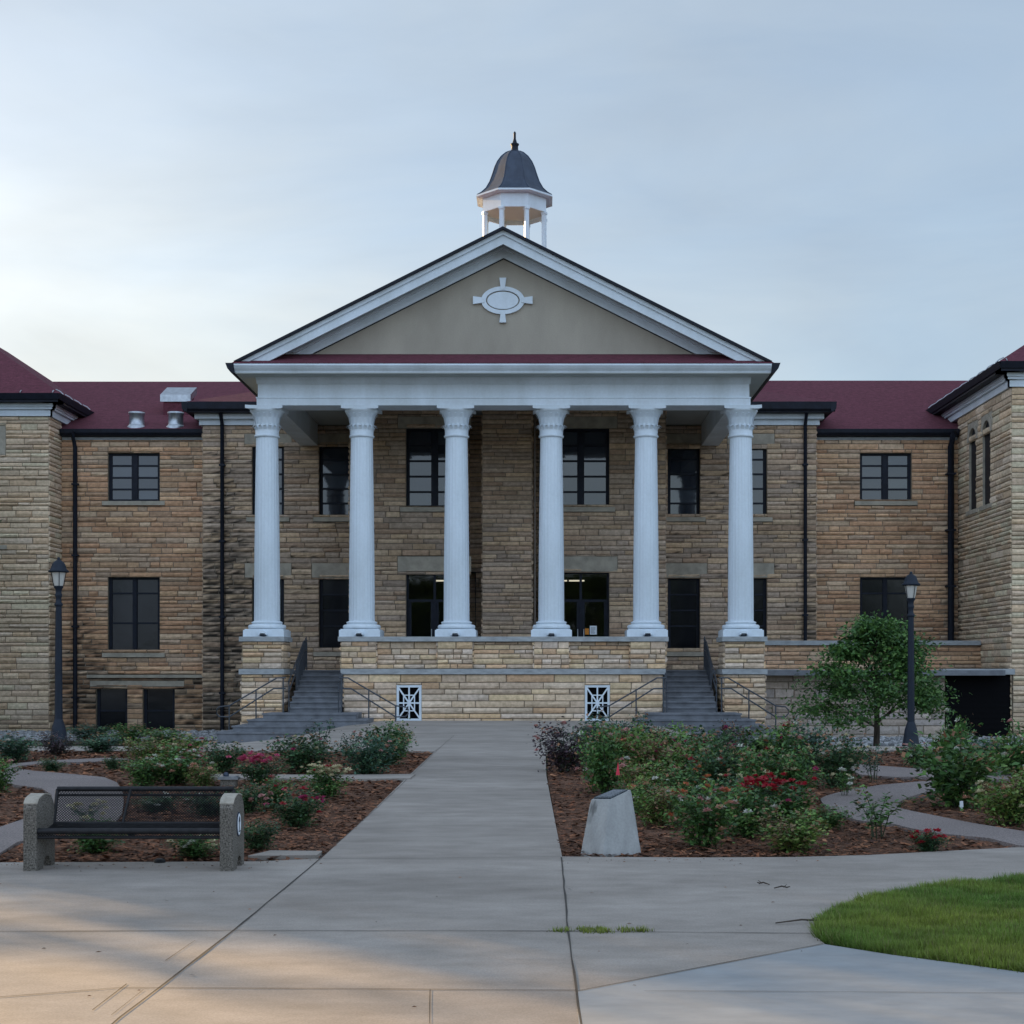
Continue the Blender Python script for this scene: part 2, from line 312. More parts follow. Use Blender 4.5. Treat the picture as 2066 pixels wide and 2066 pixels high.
# exposed aggregate paths curving through the beds
pR = [S(2300, 1740)]+[S(*p) for p in [(2053, 1715), (1994, 1700), (1901, 1691), (1839, 1680), (1808, 1672), (1760, 1667), (1730, 1663), (1700, 1653), (1683, 1644), (1665, 1632), (1658, 1625), (1655, 1619), (1668, 1612), (1690, 1606), (1730, 1597), (1777, 1590), (1854, 1583), (1905, 1576), (1960, 1560), (1965, 1552), (1900, 1549), (1860, 1546), (1780, 1545), (1722, 1542), (1712, 1550), (1735, 1568), (1810, 1574), (1860, 1574)][:17]]
pR += [S(*p) for p in [(1950, 1578), (1990, 1590), (1930, 1596), (1873, 1604), (1854, 1609), (1832, 1616), (1817, 1624), (1812, 1631), (1817, 1638), (1840, 1644), (1870, 1650), (1963, 1669), (2066, 1686), (2300, 1715)]]
tag(drape('garden_path', pR, M['aggregate'], .045, res=.6), 'exposed aggregate path doubling back through the right bed', 'path', kind='structure')
pR2 = [S(*p) for p in [(1720, 1547), (1790, 1552), (1854, 1557), (1960, 1560), (2100, 1566), (2100, 1580), (1960, 1577), (1860, 1574), (1800, 1574), (1735, 1569), (1715, 1558)]]
tag(drape('garden_path', pR2, M['aggregate'], .049, res=.6), 'far strip of aggregate path behind the right roses', 'path', kind='structure')
pL = [S(*p) for p in [(-200, 1760), (0, 1731), (34, 1709), (90, 1692), (160, 1682), (227, 1672), (246, 1650), (250, 1625), (246, 1600), (236, 1585), (210, 1574), (130, 1566), (70, 1561), (40, 1557), (35, 1551), (90, 1545), (215, 1541), (260, 1536), (215, 1534), (84, 1540), (20, 1547), (-5, 1556), (-20, 1566), (-10, 1578), (31, 1590), (84, 1597), (104, 1610), (107, 1630), (85, 1648), (54, 1658), (0, 1677), (-200, 1700)]]
tag(drape('garden_path', pL, M['aggregate'], .045, res=.6), 'exposed aggregate path looping through the left bed behind the bench', 'path', kind='structure')
strip = st = [S(425, 1575), S(664, 1579), S(828, 1577), S(838, 1568), S(664, 1570), S(425, 1568)]
tag(drape('stepping_path', st, M['concrete'], .05, res=.6), 'narrow pale concrete strip crossing the left bed', 'path', kind='structure')
util = st = [S(500, 1738), S(640, 1737), S(650, 1728), S(545, 1727)]
tag(drape('utility_slab', st, M['concrete'], .05, res=.6), 'small flush concrete slab at the corner of the left bed', 'slab', kind='structure')
NOCHIP = [pR, pR2, pL, strip, util]
# mulch beds
def mulch_bed(name, poly, label, dens):
    root = drape(name, poly, M['mulch'], .0, res=.45, jitter=.022, thick=.06)
    tag(root, label, 'mulch', kind='stuff')
    mb = MB(); xs = [p[0] for p in poly]; ys = [p[1] for p in poly]; n = 0; tries = 0
    while n < dens and tries < dens*8:
        tries += 1; u = rnd.random(); y = min(ys)+(max(ys)-min(ys))*u**1.7; x = rnd.uniform(min(xs), max(xs))
        if not inside((x, y), poly): continue
        if abs(x)/y > .42 or any(inside((x, y), q) for q in NOCHIP): continue
        n += 1; a = rnd.uniform(0, 3.14); l = rnd.uniform(.014, .05)*(1+(y-12)*.04); wd = l*rnd.uniform(.25, .55); t = rnd.uniform(-.5, .5); z = g(x, y)+rnd.uniform(.0, .028)
        ca, sa = math.cos(a), math.sin(a); c0 = rnd.choice([(1.1,1,.95), (.6,.55,.5), (1.9,1.7,1.5), (1.4,1.1,.9), (.4,.35,.35), (2.6,2.6,2.5) if rnd.random() < .12 else (1.2,1.1,1)])
        q = [(-l, -wd), (l, -wd*.7), (l*.9, wd*.7), (-l*.9, wd)]
        mb.add([(x+px*ca-py*sa, y+px*sa+py*ca, z+.5*px*t+.012+py*rnd.uniform(-.5, .5)) for px, py in q], [(0, 1, 2, 3)], c0)
    me = mb.build('bark_chip', M['mulch'], root, recalc=False); me['kind'] = 'stuff'
bedL = [p for p in [S(-1500, 1750), S(-400, 1748), S(0, 1745), S(300, 1744), S(520, 1743), S(645, 1737), S(745, 1647), (-1.99, 22), (-2.02, 27.55), (-12, 27.9), (-24, 28.1), (-24, 13)]]
bedR = [S(1135, 1733.5), S(1400, 1735), S(1600, 1734), S(1750, 1730), S(1900, 1722), S(2053, 1714), S(2300, 1698), S(2900, 1668), (20, 18), (20, 28), (8, 27.9), (.1, 27.5), (.08, 22)]
mulch_bed('mulch_bed', bedL, 'red brown bark mulch in the bed left of the central walk', 16000)
mulch_bed('mulch_bed', bedR, 'red brown bark mulch in the bed right of the central walk', 16000)
# lawn
tag(drape('lawn_soil', lawn_poly, M['soil'], .0, res=.5), 'dark soil under the lawn', 'soil', kind='structure')
def blades(name, poly_or_pts, n, hmin, hmax, label, weight=None, colf=None, clip=None):
    V = np.zeros((n*3, 3), np.float32); C = np.ones((n*3, 4), np.float32)
    xs = [p[0] for p in poly_or_pts]; ys = [p[1] for p in poly_or_pts]; i = 0
    while i < n:
        x = rnd.uniform(min(xs), max(xs)); y = rnd.uniform(min(ys), max(ys))
        if not inside((x, y), poly_or_pts) or (clip and clip(x, y)): continue
        x += rnd.gauss(0, .014); y += rnd.gauss(0, .014)
        z = g(x, y)+.0; h = rnd.uniform(hmin, hmax)*(.75+.45*(math.sin(x*9+2*math.sin(y*7))*math.sin(y*11+x*3)*.5+.5)); a = rnd.uniform(0, 6.28); l = rnd.uniform(.1, .9)*h; b = a+rnd.uniform(-.8, .8)+1.57; wd = rnd.uniform(.0022, .0045)*(1.3 if hmax > .06 else 1)
        V[3*i] = (x-math.cos(b)*wd, y-math.sin(b)*wd, z); V[3*i+1] = (x+math.cos(b)*wd, y+math.sin(b)*wd, z); V[3*i+2] = (x+math.cos(a)*l, y+math.sin(a)*l, z+h)
        pch = .5+.5*math.sin(x*2.1+math.sin(y*1.7)*2)*math.sin(y*2.9+x); r = rnd.uniform(.6, 1.4)*(.82+.36*(math.sin(x*13+3*math.sin(y*5))*math.sin(y*17+x*4)*.5+.5))
        c = (.115+.12*pch, .215+.075*pch, .035+.01*pch) if rnd.random() > .10 else (.22, .19, .08)
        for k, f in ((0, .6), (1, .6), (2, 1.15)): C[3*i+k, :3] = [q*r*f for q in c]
        i += 1
    me = bpy.data.meshes.new(name); me.vertices.add(n*3); me.vertices.foreach_set('co', V.ravel()); me.loops.add(n*3); me.loops.foreach_set('vertex_index', np.arange(n*3, dtype=np.int32))
    me.polygons.add(n); me.polygons.foreach_set('loop_start', np.arange(0, n*3, 3, dtype=np.int32)); me.update(calc_edges=True)
    ca = me.color_attributes.new('Col', 'FLOAT_COLOR', 'POINT'); ca.data.foreach_set('color', C.ravel()); me.materials.append(M['turf'])
    o = bpy.data.objects.new(name, me); col.objects.link(o); return tag(o, label, 'grass', kind='stuff')
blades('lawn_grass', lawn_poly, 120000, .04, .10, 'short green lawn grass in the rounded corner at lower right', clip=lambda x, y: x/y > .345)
cut = [S(1105, 1889.5), S(1140, 1887), S(1180, 1883), S(1215, 1885), S(1240, 1882), S(1275, 1886), S(1330, 1889), S(1270, 1891.5), S(1200, 1893), S(1150, 1891)]
o = blades('weed_tuft', cut, 650, .012, .04, 'weeds and grass growing out of the paving joint', clip=lambda x, y: math.sin(x*23)+math.sin(x*51+1) < rnd.uniform(-1.2, .9)); o.location.z = .03
o['kind'] = 'stuff'
# white gravel strips along the foot of the building
def gravel(name, x0, x1, y0, y1, n, label):
    mb = MB()
    for i in range(n):
        x = rnd.uniform(x0, x1); y = rnd.uniform(y0, y1); r = rnd.uniform(.04, .13); c = rnd.uniform(.12, .42); z = g(x, y)-.03
        k = 6; a0 = rnd.random()*6
        mb.add([(x+r*math.cos(a0+q*6.283/k)*rnd.uniform(.7, 1.2), y+r*.8*math.sin(a0+q*6.283/k)*rnd.uniform(.7, 1.2), z) for q in range(k)]+[(x+r*.6*math.cos(a0+q*6.283/k), y+r*.5*math.sin(a0+q*6.283/k), z+r*rnd.uniform(.5, .9)) for q in range(k)], [tuple(range(k, 2*k))]+[(q, (q+1) % k, k+(q+1) % k, k+q) for q in range(k)], (c, c*1.02, c*1.05))
    tag(mb.build(name, M['gravel'], recalc=False), label, 'gravel', kind='stuff')
gravel('gravel_strip', -24, -9.2, 45, 50.6, 3500, 'pale gravel at the foot of the left wing')
gravel('gravel_strip', 7.0, 16, 41.5, 46.0, 1800, 'pale gravel at the foot of the right wing')
# ------------------------------------------------------------------ the hall
B = empty('campus_hall', (XC, 44, 0))
tag(B, 'long tan limestone hall with a white six column portico, pediment and cupola', 'building')
B.location = (0, 0, 0)
wr = random.Random(11)
PAL = {'mid': [(0.496,0.372,0.277), (0.441,0.335,0.252), (0.538,0.396,0.271), (0.400,0.316,0.257), (0.476,0.378,0.303), (0.565,0.434,0.315), (0.427,0.304,0.220)],
       'warm': [(0.551,0.359,0.227), (0.496,0.329,0.220), (0.593,0.396,0.252), (0.524,0.322,0.201), (0.469,0.348,0.257), (0.579,0.434,0.309), (0.510,0.310,0.195)],
       'pale': [(0.660,0.533,0.396), (0.634,0.509,0.377), (0.660,0.583,0.435), (0.593,0.472,0.352), (0.660,0.546,0.435), (0.565,0.440,0.333), (0.634,0.477,0.333)],
       'terrace': [(0.660,0.520,0.384), (0.620,0.509,0.404), (0.660,0.520,0.347), (0.607,0.416,0.271), (0.634,0.533,0.453), (0.565,0.446,0.347), (0.647,0.472,0.303)],
       'grey': [(0.414,0.372,0.352), (0.372,0.335,0.328), (0.455,0.385,0.341), (0.400,0.329,0.289), (0.483,0.422,0.391)]}
def stone_wall(mb, o, u, n, u0, u1, z0, z1, openings=(), pal='mid', stain=None, hmin=.125, hmax=.205, lmin=.28, lmax=1.15, rock=.055, z_ref=-1.0):
    """courses of rock-faced stones; o origin, u run direction, n outward normal, openings (ua, ub, za, zb)"""
    seed = random.Random(int(abs(o[0])*97+abs(o[1])*31+abs(u0)*13)+7)
    pl = PAL[pal]
    def P(a, z, d): return (o[0]+u[0]*a+n[0]*d, o[1]+u[1]*a+n[1]*d, z)
    def cell(a0, a1, b0, b1):
        if a1-a0 < .02 or b1-b0 < .012: return
        mb.add([P(a0, b0, -.012), P(a1, b0, -.012), P(a1, b1, -.012), P(a0, b1, -.012)], [(0, 1, 2, 3)], (.24, .21, .17))
        gp = .006; e = .016
        if b1-b0 < 4*e: e = (b1-b0)*.25
        nu = max(1, int((a1-a0)/.2)); A = [a0+gp, a0+gp+e]+[a0+gp+e+(a1-a0-2*(gp+e))*k/nu for k in range(1, nu)]+[a1-gp-e, a1-gp]
        Zs = [b0+gp, b0+gp+e, (b0+b1)/2, b1-gp-e, b1-gp]
        base = list(seed.choice(pl)); f = seed.uniform(.86, 1.24); base = [q*f for q in base]; T = seed.uniform(.008, rock)
        V = []; C = []; na = len(A); gate = seed.choice([.45, .8, 1.0, 1.1])
        for j, z in enumerate(Zs):
            for i, a in enumerate(A):
                rim = j in (0, 4) or i in (0, na-1)
                d = -.02 if rim else (seed.uniform(.2, .75)*T if j != 2 else seed.uniform(.7, 1.25)*T)
                jj = 0 if rim else seed.uniform(-.012, .012)
                V.append(P(a, z+(seed.uniform(-.006, .006) if not rim else 0), d))
                s_ = 1-(stain(a, z)*gate*seed.uniform(.8, 1.1)*(1.1 if (rim or j == 1) else (.6 if j == 3 else .85)) if stain else 0)
                s_ = max(.04, s_); C.append(tuple(q*s_ for q in base))
        mb.add(V, [(j*na+i, j*na+i+1, (j+1)*na+i+1, (j+1)*na+i) for j in range(4) for i in range(na-1)], C)
    z = z0
    while z < z1-.01:
        h = seed.uniform(hmin, hmax)
        if z+h > z1-hmin*.6: h = z1-z
        zt = z+h; act = sorted([q for q in openings if q[2] < zt-.004 and q[3] > z+.004])
        spans = []; a = u0
        for q in act:
            if q[0] > a: spans.append((a, q[0], z, zt))
            if q[2] > z+.02: spans.append((q[0], q[1], z, q[2]))
            if q[3] < zt-.02: spans.append((q[0], q[1], q[3], zt))
            a = q[1]
        if a < u1: spans.append((a, u1, z, zt))
        for (a0, a1, b0, b1) in spans:
            a = a0
            while a < a1-.001:
                l = seed.uniform(lmin, lmax)*(1 if h < .15 else 1.1)
                if a+l > a1-lmin*.7: l = a1-a
                if l > lmax*1.3: l = l/2
                cell(a, a+l, b0, b1); a += l
        z = zt
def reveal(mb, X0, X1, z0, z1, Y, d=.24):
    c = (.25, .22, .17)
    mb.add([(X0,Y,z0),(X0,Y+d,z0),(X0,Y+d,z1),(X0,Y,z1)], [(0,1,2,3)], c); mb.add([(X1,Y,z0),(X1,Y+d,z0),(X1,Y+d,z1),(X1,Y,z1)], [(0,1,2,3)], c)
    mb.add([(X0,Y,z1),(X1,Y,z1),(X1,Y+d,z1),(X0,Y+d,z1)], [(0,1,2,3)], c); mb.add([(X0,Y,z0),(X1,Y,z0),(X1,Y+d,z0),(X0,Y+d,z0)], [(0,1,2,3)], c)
YW1, YW0, YWG = 48.95, 51.8, 52.3
def mir(x): return 2*XC-x
def blot(seed, s=.45):
    q = random.Random(seed); ph = [(q.uniform(0, 6), q.uniform(0, 6), q.uniform(1.2, 5)) for _ in range(7)]
    return lambda a, z: sum(math.sin(a*k/s+p)*math.sin(z*k*.8/s+r) for p, r, k in ph)/7
bl1, bl2, bl3 = blot(1), blot(2), blot(3)
def stain_pipe(xp, ztop, zbot, wl, wr_, base=.98):
    def f(x, z):
        if z > ztop: return 0
        t = smooth(ztop-z, 0, (ztop-zbot)*.55); d = (x-xp)
        ww = (wl if d < 0 else wr_)*(.35+.65*t)
        v = smooth(ww-abs(d), -.3, .2)*(.5+.5*t)+bl1(x*2.4, z*6)*2.0
        return base*smooth(v, .6, .8)
    return f
win_list = []
# --- openings (X0, X1, z0, z1)
CW_R = (.34, 2.20); CW_L = (mir(2.20), mir(.34))
centre_up = [(a, b, 6.98, 9.58) for a, b in (CW_L, CW_R)]
centre_dn = [(a, b, 1.62, 4.86) for a, b in (CW_L, CW_R)]
side_in = [(-7.77, -6.66), (4.38, 5.49)]; side_out = [(-10.1, -9.0), (6.72, 7.82)]
stub_up = [(a, b, 6.94, 9.49) for a, b in side_in+side_out]; stub_dn = [(a, b, 2.25, 4.84) for a, b in side_in+side_out]
wing_x = [(-15.27, -13.46), (11.18, 12.99)]
wing_up = [(a, b, 7.56, 9.25) for a, b in wing_x]; wing_dn = [(a, b, 2.22, 4.88) for a, b in wing_x]
base_dn = [(-15.69, -14.6, -.62, 1.04), (-14.04, -12.93, -.62, 1.04)]
WL, WR_ = -6.35, mir(-6.35)       # ends of the projecting centre bay
# --- centre bay wall, with the pier and its recess
def band(ops, up=.38, ext=.27, zt=None): return [(a-ext, b+ext, d, d+up) for a, b, c, d in ops]
def sills(ops): return [(a-.2, b+.2, c-.16, c) for a, b, c, d in ops]
mb = MB()
ops = centre_up+centre_dn+band(centre_up)+band(centre_dn, .5, .28)+sills(centre_up)
stone_wall(mb, (0, YW1, 0), (1, 0), (0, -1), WL, -2.45, 1.62, 10.3, [q for q in ops if q[0] < -2], 'mid')
stone_wall(mb, (0, YW1, 0), (1, 0), (0, -1), .17, WR_, 1.62, 10.3, [q for q in ops if q[0] > -2], 'mid')
stone_wall(mb, (0, YW1+.9, 0), (1, 0), (0, -1), -2.45, .17, 1.62, 10.3, [], 'mid')
stone_wall(mb, (0, YW1-.1, 0), (1, 0), (0, -1), -1.97, -.34, 1.62, 10.3, [], 'mid', hmin=.11, hmax=.17)
for x, nrm in ((-1.97, -1), (-.34, 1)): stone_wall(mb, (x, YW1-.1, 0), (0, 1), (nrm, 0), 0, 1.0, 1.62, 10.3, [], 'mid')
for x, nrm in ((-2.45, 1), (.17, -1)): stone_wall(mb, (x, YW1, 0), (0, 1), (nrm, 0), 0, .9, 1.62, 10.3, [], 'mid')
for x, nrm in ((WL, -1), (WR_, 1)): stone_wall(mb, (x, YW1, 0), (0, 1), (nrm, 0), 0, YW0-YW1, 1.62, 10.3, [], 'mid')
for a, b, c, d in centre_up+centre_dn: reveal(mb, a, b, c, d, YW1)
mb.build('wall', M['stone'], B, recalc=False)
# --- corner bays
XL0, XR0 = -11.83, mir(-11.83)
mb = MB()
sp = stain_pipe(-11.12, 9.3, -.5, .75, .95); spr = stain_pipe(9.14, 6.6, -.5, .05, .8, .8)
ops = stub_up+stub_dn+band(stub_up, .36)+band(stub_dn, .5, .26)+sills(stub_up)+sills(stub_dn)
def stain_stub(x, z): return max(sp(x, z), spr(x, z), .9*smooth(1.2-z, 0, .8)*smooth(-7.9-x, 0, 1)*(.6+bl2(x, z*3)) if z < 1.2 and x < -7.9 else 0)
stone_wall(mb, (0, YW0, 0), (1, 0), (0, -1), XL0, WL, -.6, 10.14, [q for q in ops if q[0] < -2], 'mid', stain_stub)
stone_wall(mb, (0, YW0, 0), (1, 0), (0, -1), WR_, XR0, -.6, 10.14, [q for q in ops if q[0] > -2], 'mid', stain_stub)
for x, nrm in ((XL0, -1), (XR0, 1)): stone_wall(mb, (x, YW0, 0), (0, 1), (nrm, 0), 0, .5, -.6, 10.3, [], 'mid')
for a, b, c, d in stub_up+stub_dn: reveal(mb, a, b, c, d, YW0)
mb.build('wall', M['stone'], B, recalc=False)
# --- wings
PXL, PXR = -16.92, 14.64
mb = MB()
s1 = stain_pipe(-16.3, 4.2, -.6, .5, .95, .88)
def stain_wing(x, z):
    v = s1(x, z)
    if x < -11 and z < 1.5: v = max(v, .9*smooth(.55+bl2(x*1.3, z*2)*1.6+(.5 if z > 1.0 else 0)+.6*smooth(x, -13.6, -12.2)-(.35 if z < .3 else 0), .45, 1.0))
    if x > 9: v = max(v, .85*smooth(.7*smooth(x, 13.4, 14.4)*smooth(8.0-z, 0, 2)+bl3(x, z*4)*1.2, .55, .95))
    return v
stone_wall(mb, (0, YWG, 0), (1, 0), (0, -1), PXL, XL0, -.8, 9.76, wing_up[:1]+wing_dn[:1]+base_dn+sills(wing_up[:1]+wing_dn[:1])+[(-16.0, -11.9, 1.34, 1.46), (-15.9, -12.6, 1.04, 1.24)], 'warm', stain_wing)
stone_wall(mb, (0, YWG, 0), (1, 0), (0, -1), XR0, PXR, -.8, 9.76, wing_up[1:]+wing_dn[1:]+sills(wing_up[1:]+wing_dn[1:]), 'warm', stain_wing)
for a, b, c, d in wing_up+wing_dn+base_dn: reveal(mb, a, b, c, d, YWG)
mb.build('wall', M['stone'], B, recalc=False)
# --- end pavilions
YPL, YPR = 51.0, 46.4
mb = MB()
arch_l = [(-20.30, -18.40, 9.0, 10.0), (-19.9, -18.8, 5.9, 9.0)]
stone_wall(mb, (0, YPL, 0), (1, 0), (0, -1), -29, PXL, -.8, 10.32, arch_l, 'pale', hmin=.12, hmax=.24, lmin=.35, lmax=1.3, stain=lambda x, z: .5*smooth(.3-z+bl2(x, z)*.5, 0, .8))
stone_wall(mb, (PXL, YPL, 0), (0, 1), (1, 0), 0, YWG-YPL, -.8, 10.32, [], 'pale', hmin=.12, hmax=.24, stain=lambda x, z: .25*smooth(3-z, 0, 2))
AR = [(48.55, 49.39), (50.12, 50.96)]
stone_wall(mb, (PXR, YPR, 0), (0, 1), (-1, 0), 0, YWG-YPR, -.8, 10.45, [(a-.2-YPR, b+.2-YPR, 9.42, 10.05) for a, b in AR]+[(a-YPR, b-YPR, 7.06, 9.42) for a, b in AR], 'pale', hmin=.12, hmax=.23, stain=lambda y, z: .85*smooth(.7*smooth(y, 4.2, 5.9)*smooth(7.5-z, 0, 2)+bl3(y, z*4)*1.2, .5, .95))
stone_wall(mb, (0, YPR, 0), (1, 0), (0, -1), PXR, 27, -.8, 10.45, [(PXR-.1, PXR+.04, -.8, 1.48)], 'pale', hmin=.12, hmax=.24, lmin=.35, lmax=1.3)
mb.build('wall', M['stone'], B, recalc=False)
# arch surrounds, arched panes
def arch_pts(c, r, zs, n=14): return [(c+r*math.cos(math.pi*k/n), zs+r*math.sin(math.pi*k/n)) for k in range(n+1)]
def arched_window(c, half, zb, zs, outer, Y, axis, sgn, label=None):
    # frame of voussoirs in the wall plane; opening recessed
    w_ = MB()
    inn = arch_pts(c, half, zs); ou = arch_pts(c, outer, zs); n = len(inn)
    ztop = zs+outer
    fr = MB(); pn = MB(); sr = MB()
    def P(a, z, d): return (a, Y+d*sgn, z) if axis == 'y' else (Y+d*sgn, a, z)
    for k in range(n-1):   # voussoirs
        q = [inn[k], inn[k+1], ou[k+1], ou[k]]; cc = wr.choice([(1,1,1), (.9,.9,.88), (1.1,1.08,1.0)])
        sr.add([P(a, z, -.03) for a, z in q]+[P(a, z, .2) for a, z in q], [(0,1,2,3), (0,4,5,1), (3,2,6,7)], cc)
    # spandrels filling to the square opening
    for k in range(n-1):
        a0, z0 = ou[k]; a1, z1 = ou[k+1]
        sr.add([P(a0, z0, .002), P(a1, z1, .002), P(a1, ztop+.2, .002), P(a0, ztop+.2, .002)], [(0,1,2,3)], (.9,.88,.84))
    for s_ in (-1, 1):  # jambs
        a, b = c+s_*half, c+s_*outer
        sr.add([P(a, zb, -.01), P(a, zs, -.01), P(a, zs, .25), P(a, zb, .25)], [(0,1,2,3)])
    fr.add([P(c-half, zb, .07), P(c+half, zb, .07)]+[P(a, z, .07) for a, z in inn], [tuple(range(n+2))])
    o = sr.build('window_surround', M['trimstone'], B); 
    sl_ = MB()
    lo, hi = c-outer-.05, c+outer+.05; y0, y1 = (Y-.06, Y+.2) if sgn > 0 else (Y-.2, Y+.06)
    if axis == 'y': sl_.box(lo, hi, y0, y1, zb-.14, zb)
    else: sl_.box(y0, y1, lo, hi, zb-.14, zb)
    f = fr.build('window', M['dark'], B); sl_.build('sill', M['trimstone'], f)
    ph = half-.06
    inp = arch_pts(c, ph, zs)
    pn.add([P(c-ph, zb+.06, .06), P(c+ph, zb+.06, .06)]+[P(a, z, .06) for a, z in inp], [tuple(range(n+2))])
    pn.build('pane', M['shaded_glass'], f)
for a, b in AR: arched_window((a+b)/2, .42, 7.06, 9.42, .62, PXR, 'x', 1)
arched_window(-19.35, .55, 5.9, 9.0, .95, YPL, 'y', 1)
# --- smooth lintels, sills, ledges
def trim(name, boxes, m='trimstone'):
    t_ = MB()
    for q in boxes: t_.box(*q)
    return t_.build(name, M[m], B)
for a, b, c, d in band(centre_up)+band(centre_dn, .5, .28): trim('lintel', [(a+.003, b-.003, YW1-.012, YW1+.2, c+.002, d)])
for a, b, c, d in band(stub_up, .36)+band(stub_dn, .5, .26): trim('lintel', [(a+.003, b-.003, YW0-.012, YW0+.2, c+.002, d)])
trim('lintel', [(-15.9, -12.6, YWG-.015, YWG+.2, 1.045, 1.24)])
trim('water_table', [(-16.0, -11.85, YWG-.09, YWG+.1, 1.345, 1.45)])
# --- rectangular windows
def window(X0, X1, z0, z1, Y, cols, bars, sill=True, glass='glass', name='window', pane_only_rows=None, mull=.17, depth=.17, jamb=.07, doors=False):
    yf = Y+depth; f_ = MB()
    f_.box(X0, X0+jamb, yf-.05, yf+.05, z0, z1); f_.box(X1-jamb, X1, yf-.05, yf+.05, z0, z1)
    f_.box(X0+jamb, X1-jamb, yf-.049, yf+.049, z1-jamb, z1); f_.box(X0+jamb, X1-jamb, yf-.049, yf+.049, z0, z0+jamb*1.1)
    W = X1-X0; xs_ = [X0+jamb]
    for k in range(1, cols):
        xc = X0+W*k/cols; f_.box(xc-mull/2, xc+mull/2, yf-.052, yf+.048, z0+jamb, z1-jamb); xs_ += [xc-mull/2, xc+mull/2]
    xs_.append(X1-jamb)
    for k in range(cols):
        a, b = xs_[2*k], xs_[2*k+1]
        for zb in bars: f_.box(a, b, yf-.03, yf+.03, zb-.03, zb+.03)
        f_.box(a, a+.03, yf-.035, yf+.02, z0+jamb, z1-jamb); f_.box(b-.03, b, yf-.035, yf+.02, z0+jamb, z1-jamb)
    f = f_.build(name, M['dark'], B)
    for k in range(cols):
        a, b = xs_[2*k], xs_[2*k+1]; zz = [z0+jamb]+sorted(bars)+[z1-jamb]
        p_ = MB()
        for zi, (z_a, z_b) in enumerate(zip(zz[:-1], zz[1:])):
            gc = wr.choice([(.008,.012,.02), (.012,.017,.028), (.02,.027,.04), (.035,.045,.06)]) if glass == 'glass' else wr.choice([(.008,.01,.016), (.02,.022,.03), (.012,.014,.018)])
            q = wr.uniform(-.003, .003); r = wr.uniform(-.0025, .0025)      # panes are never quite in one plane
            p_.add([(a+.03, yf+.012+q, z_a+.01), (b-.03, yf+.012-q, z_a+.01), (b-.03, yf+.012-q+r, z_b-.01), (a+.03, yf+.012+q+r, z_b-.01)], [(0, 1, 2, 3)], gc)
        p_.build('pane', M[glass], f)
    if sill:
        s_ = MB(); s_.box(X0-.195, X1+.195, Y-.07, Y+.22, z0-.15, z0-.004); s_.build('sill', M['trimstone'], f)
    bk = MB(); bk.box(X0, X1, yf+.06, yf+.09, z0, z1); bk.build('inner_lining', M['black'], f)
    return f
for a, b, c, d in centre_up: window(a, b, c, d, YW1, 2, [c+.52, c+1.03, c+1.54, c+2.05])
for a, b, c, d in stub_up: window(a, b, c, d, YW0, 1, [c+.5, c+1.01, c+1.52, c+2.03])
for a, b, c, d in wing_up: window(a, b, c, d, YWG, 2, [c+.43, c+.84, c+1.26])
for a, b, c, d in stub_dn: window(a, b, c, d, YW0, 1, [c+.9, c+1.45, c+2.0], glass='glassdark')
for a, b, c, d in wing_dn: window(a, b, c, d, YWG, 2, [c+1.05, c+2.1], glass='glassdark', mull=.1)
for a, b, c, d in base_dn: window(a, b, c, d, YWG, 1, [c+.8], glass='glassdark', sill=False)
# --- portico doors with a dim vestibule behind them
for a, b, c, d in centre_dn:
    f_ = MB(); yf = YW1+.17; mid = (a+b)/2
    for x0, x1 in ((a, a+.07), (b-.07, b), (mid-.04, mid+.04)): f_.box(x0, x1, yf-.05, yf+.05, c, d)
    f_.box(a+.07, b-.07, yf-.048, yf+.048, d-.07, d); f_.box(a+.07, b-.07, yf-.048, yf+.048, c+2.25, c+2.33); f_.box(a+.07, b-.07, yf-.048, yf+.048, c, c+.2)
    for x0, x1 in ((a+.07, mid-.04), (mid+.04, b-.07)):
        f_.box(x0, x0+.09, yf-.03, yf+.03, c+.2, c+2.25); f_.box(x1-.09, x1, yf-.03, yf+.03, c+.2, c+2.25)
    dr = f_.build('entrance_door', M['dark'], B)
    p_ = MB(); p_.add([(a+.07, yf+.01, c+.2), (b-.07, yf+.01, c+.2), (b-.07, yf+.01, d-.07), (a+.07, yf+.01, d-.07)], [(0, 1, 2, 3)]); p_.build('pane', M['doorglass'], dr)
    h_ = MB()
    for x in (mid-.1, mid+.1): h_.tube([(x, yf-.09, c+.95), (x, yf-.09, c+1.35)], .015)
    h_.build('handle', M['tin'], dr)
    r_ = MB(); x0, x1, y0, y1, z0, z1 = a-.4, b+.4, YW1+.26, YW1+3.3, c-.005, d+.02
    r_.add([(x0,y0,z0),(x1,y0,z0),(x1,y1,z0),(x0,y1,z0),(x0,y0,z1),(x1,y0,z1),(x1,y1,z1),(x0,y1,z1)], [(0,1,2,3),(4,5,6,7),(1,2,6,5),(2,3,7,6),(3,0,4,7)], (1,1,1))
    v_ = r_.build('vestibule', mat('vestibule_paint', (.02,.02,.024), .9), B, recalc=False)
    left = a < XC
    for x, l in ([(mid+.15, .42), (mid+.72, .25)] if left else [(mid-.48, .1), (mid-.1, .52)]):
        l_ = MB(); l_.box(x-l/2, x+l/2, YW1+1.5, YW1+1.6, d-.23, d-.185); l_.build('light_tube', M['tube'], v_)
c_ = MB(); c_.box(-29.5, 27.5, 52.6, 65, -1, 9.95); c_.box(-29, PXL+.0-.1, 51.5, 52.597, -1, 10.3); c_.box(PXR+.3, 27, 47, 52.597, -1, 10.4); c_.build('sun_leak_block', M['black'], B)  # solid black core added inside the hall to stop sun leaking through gaps
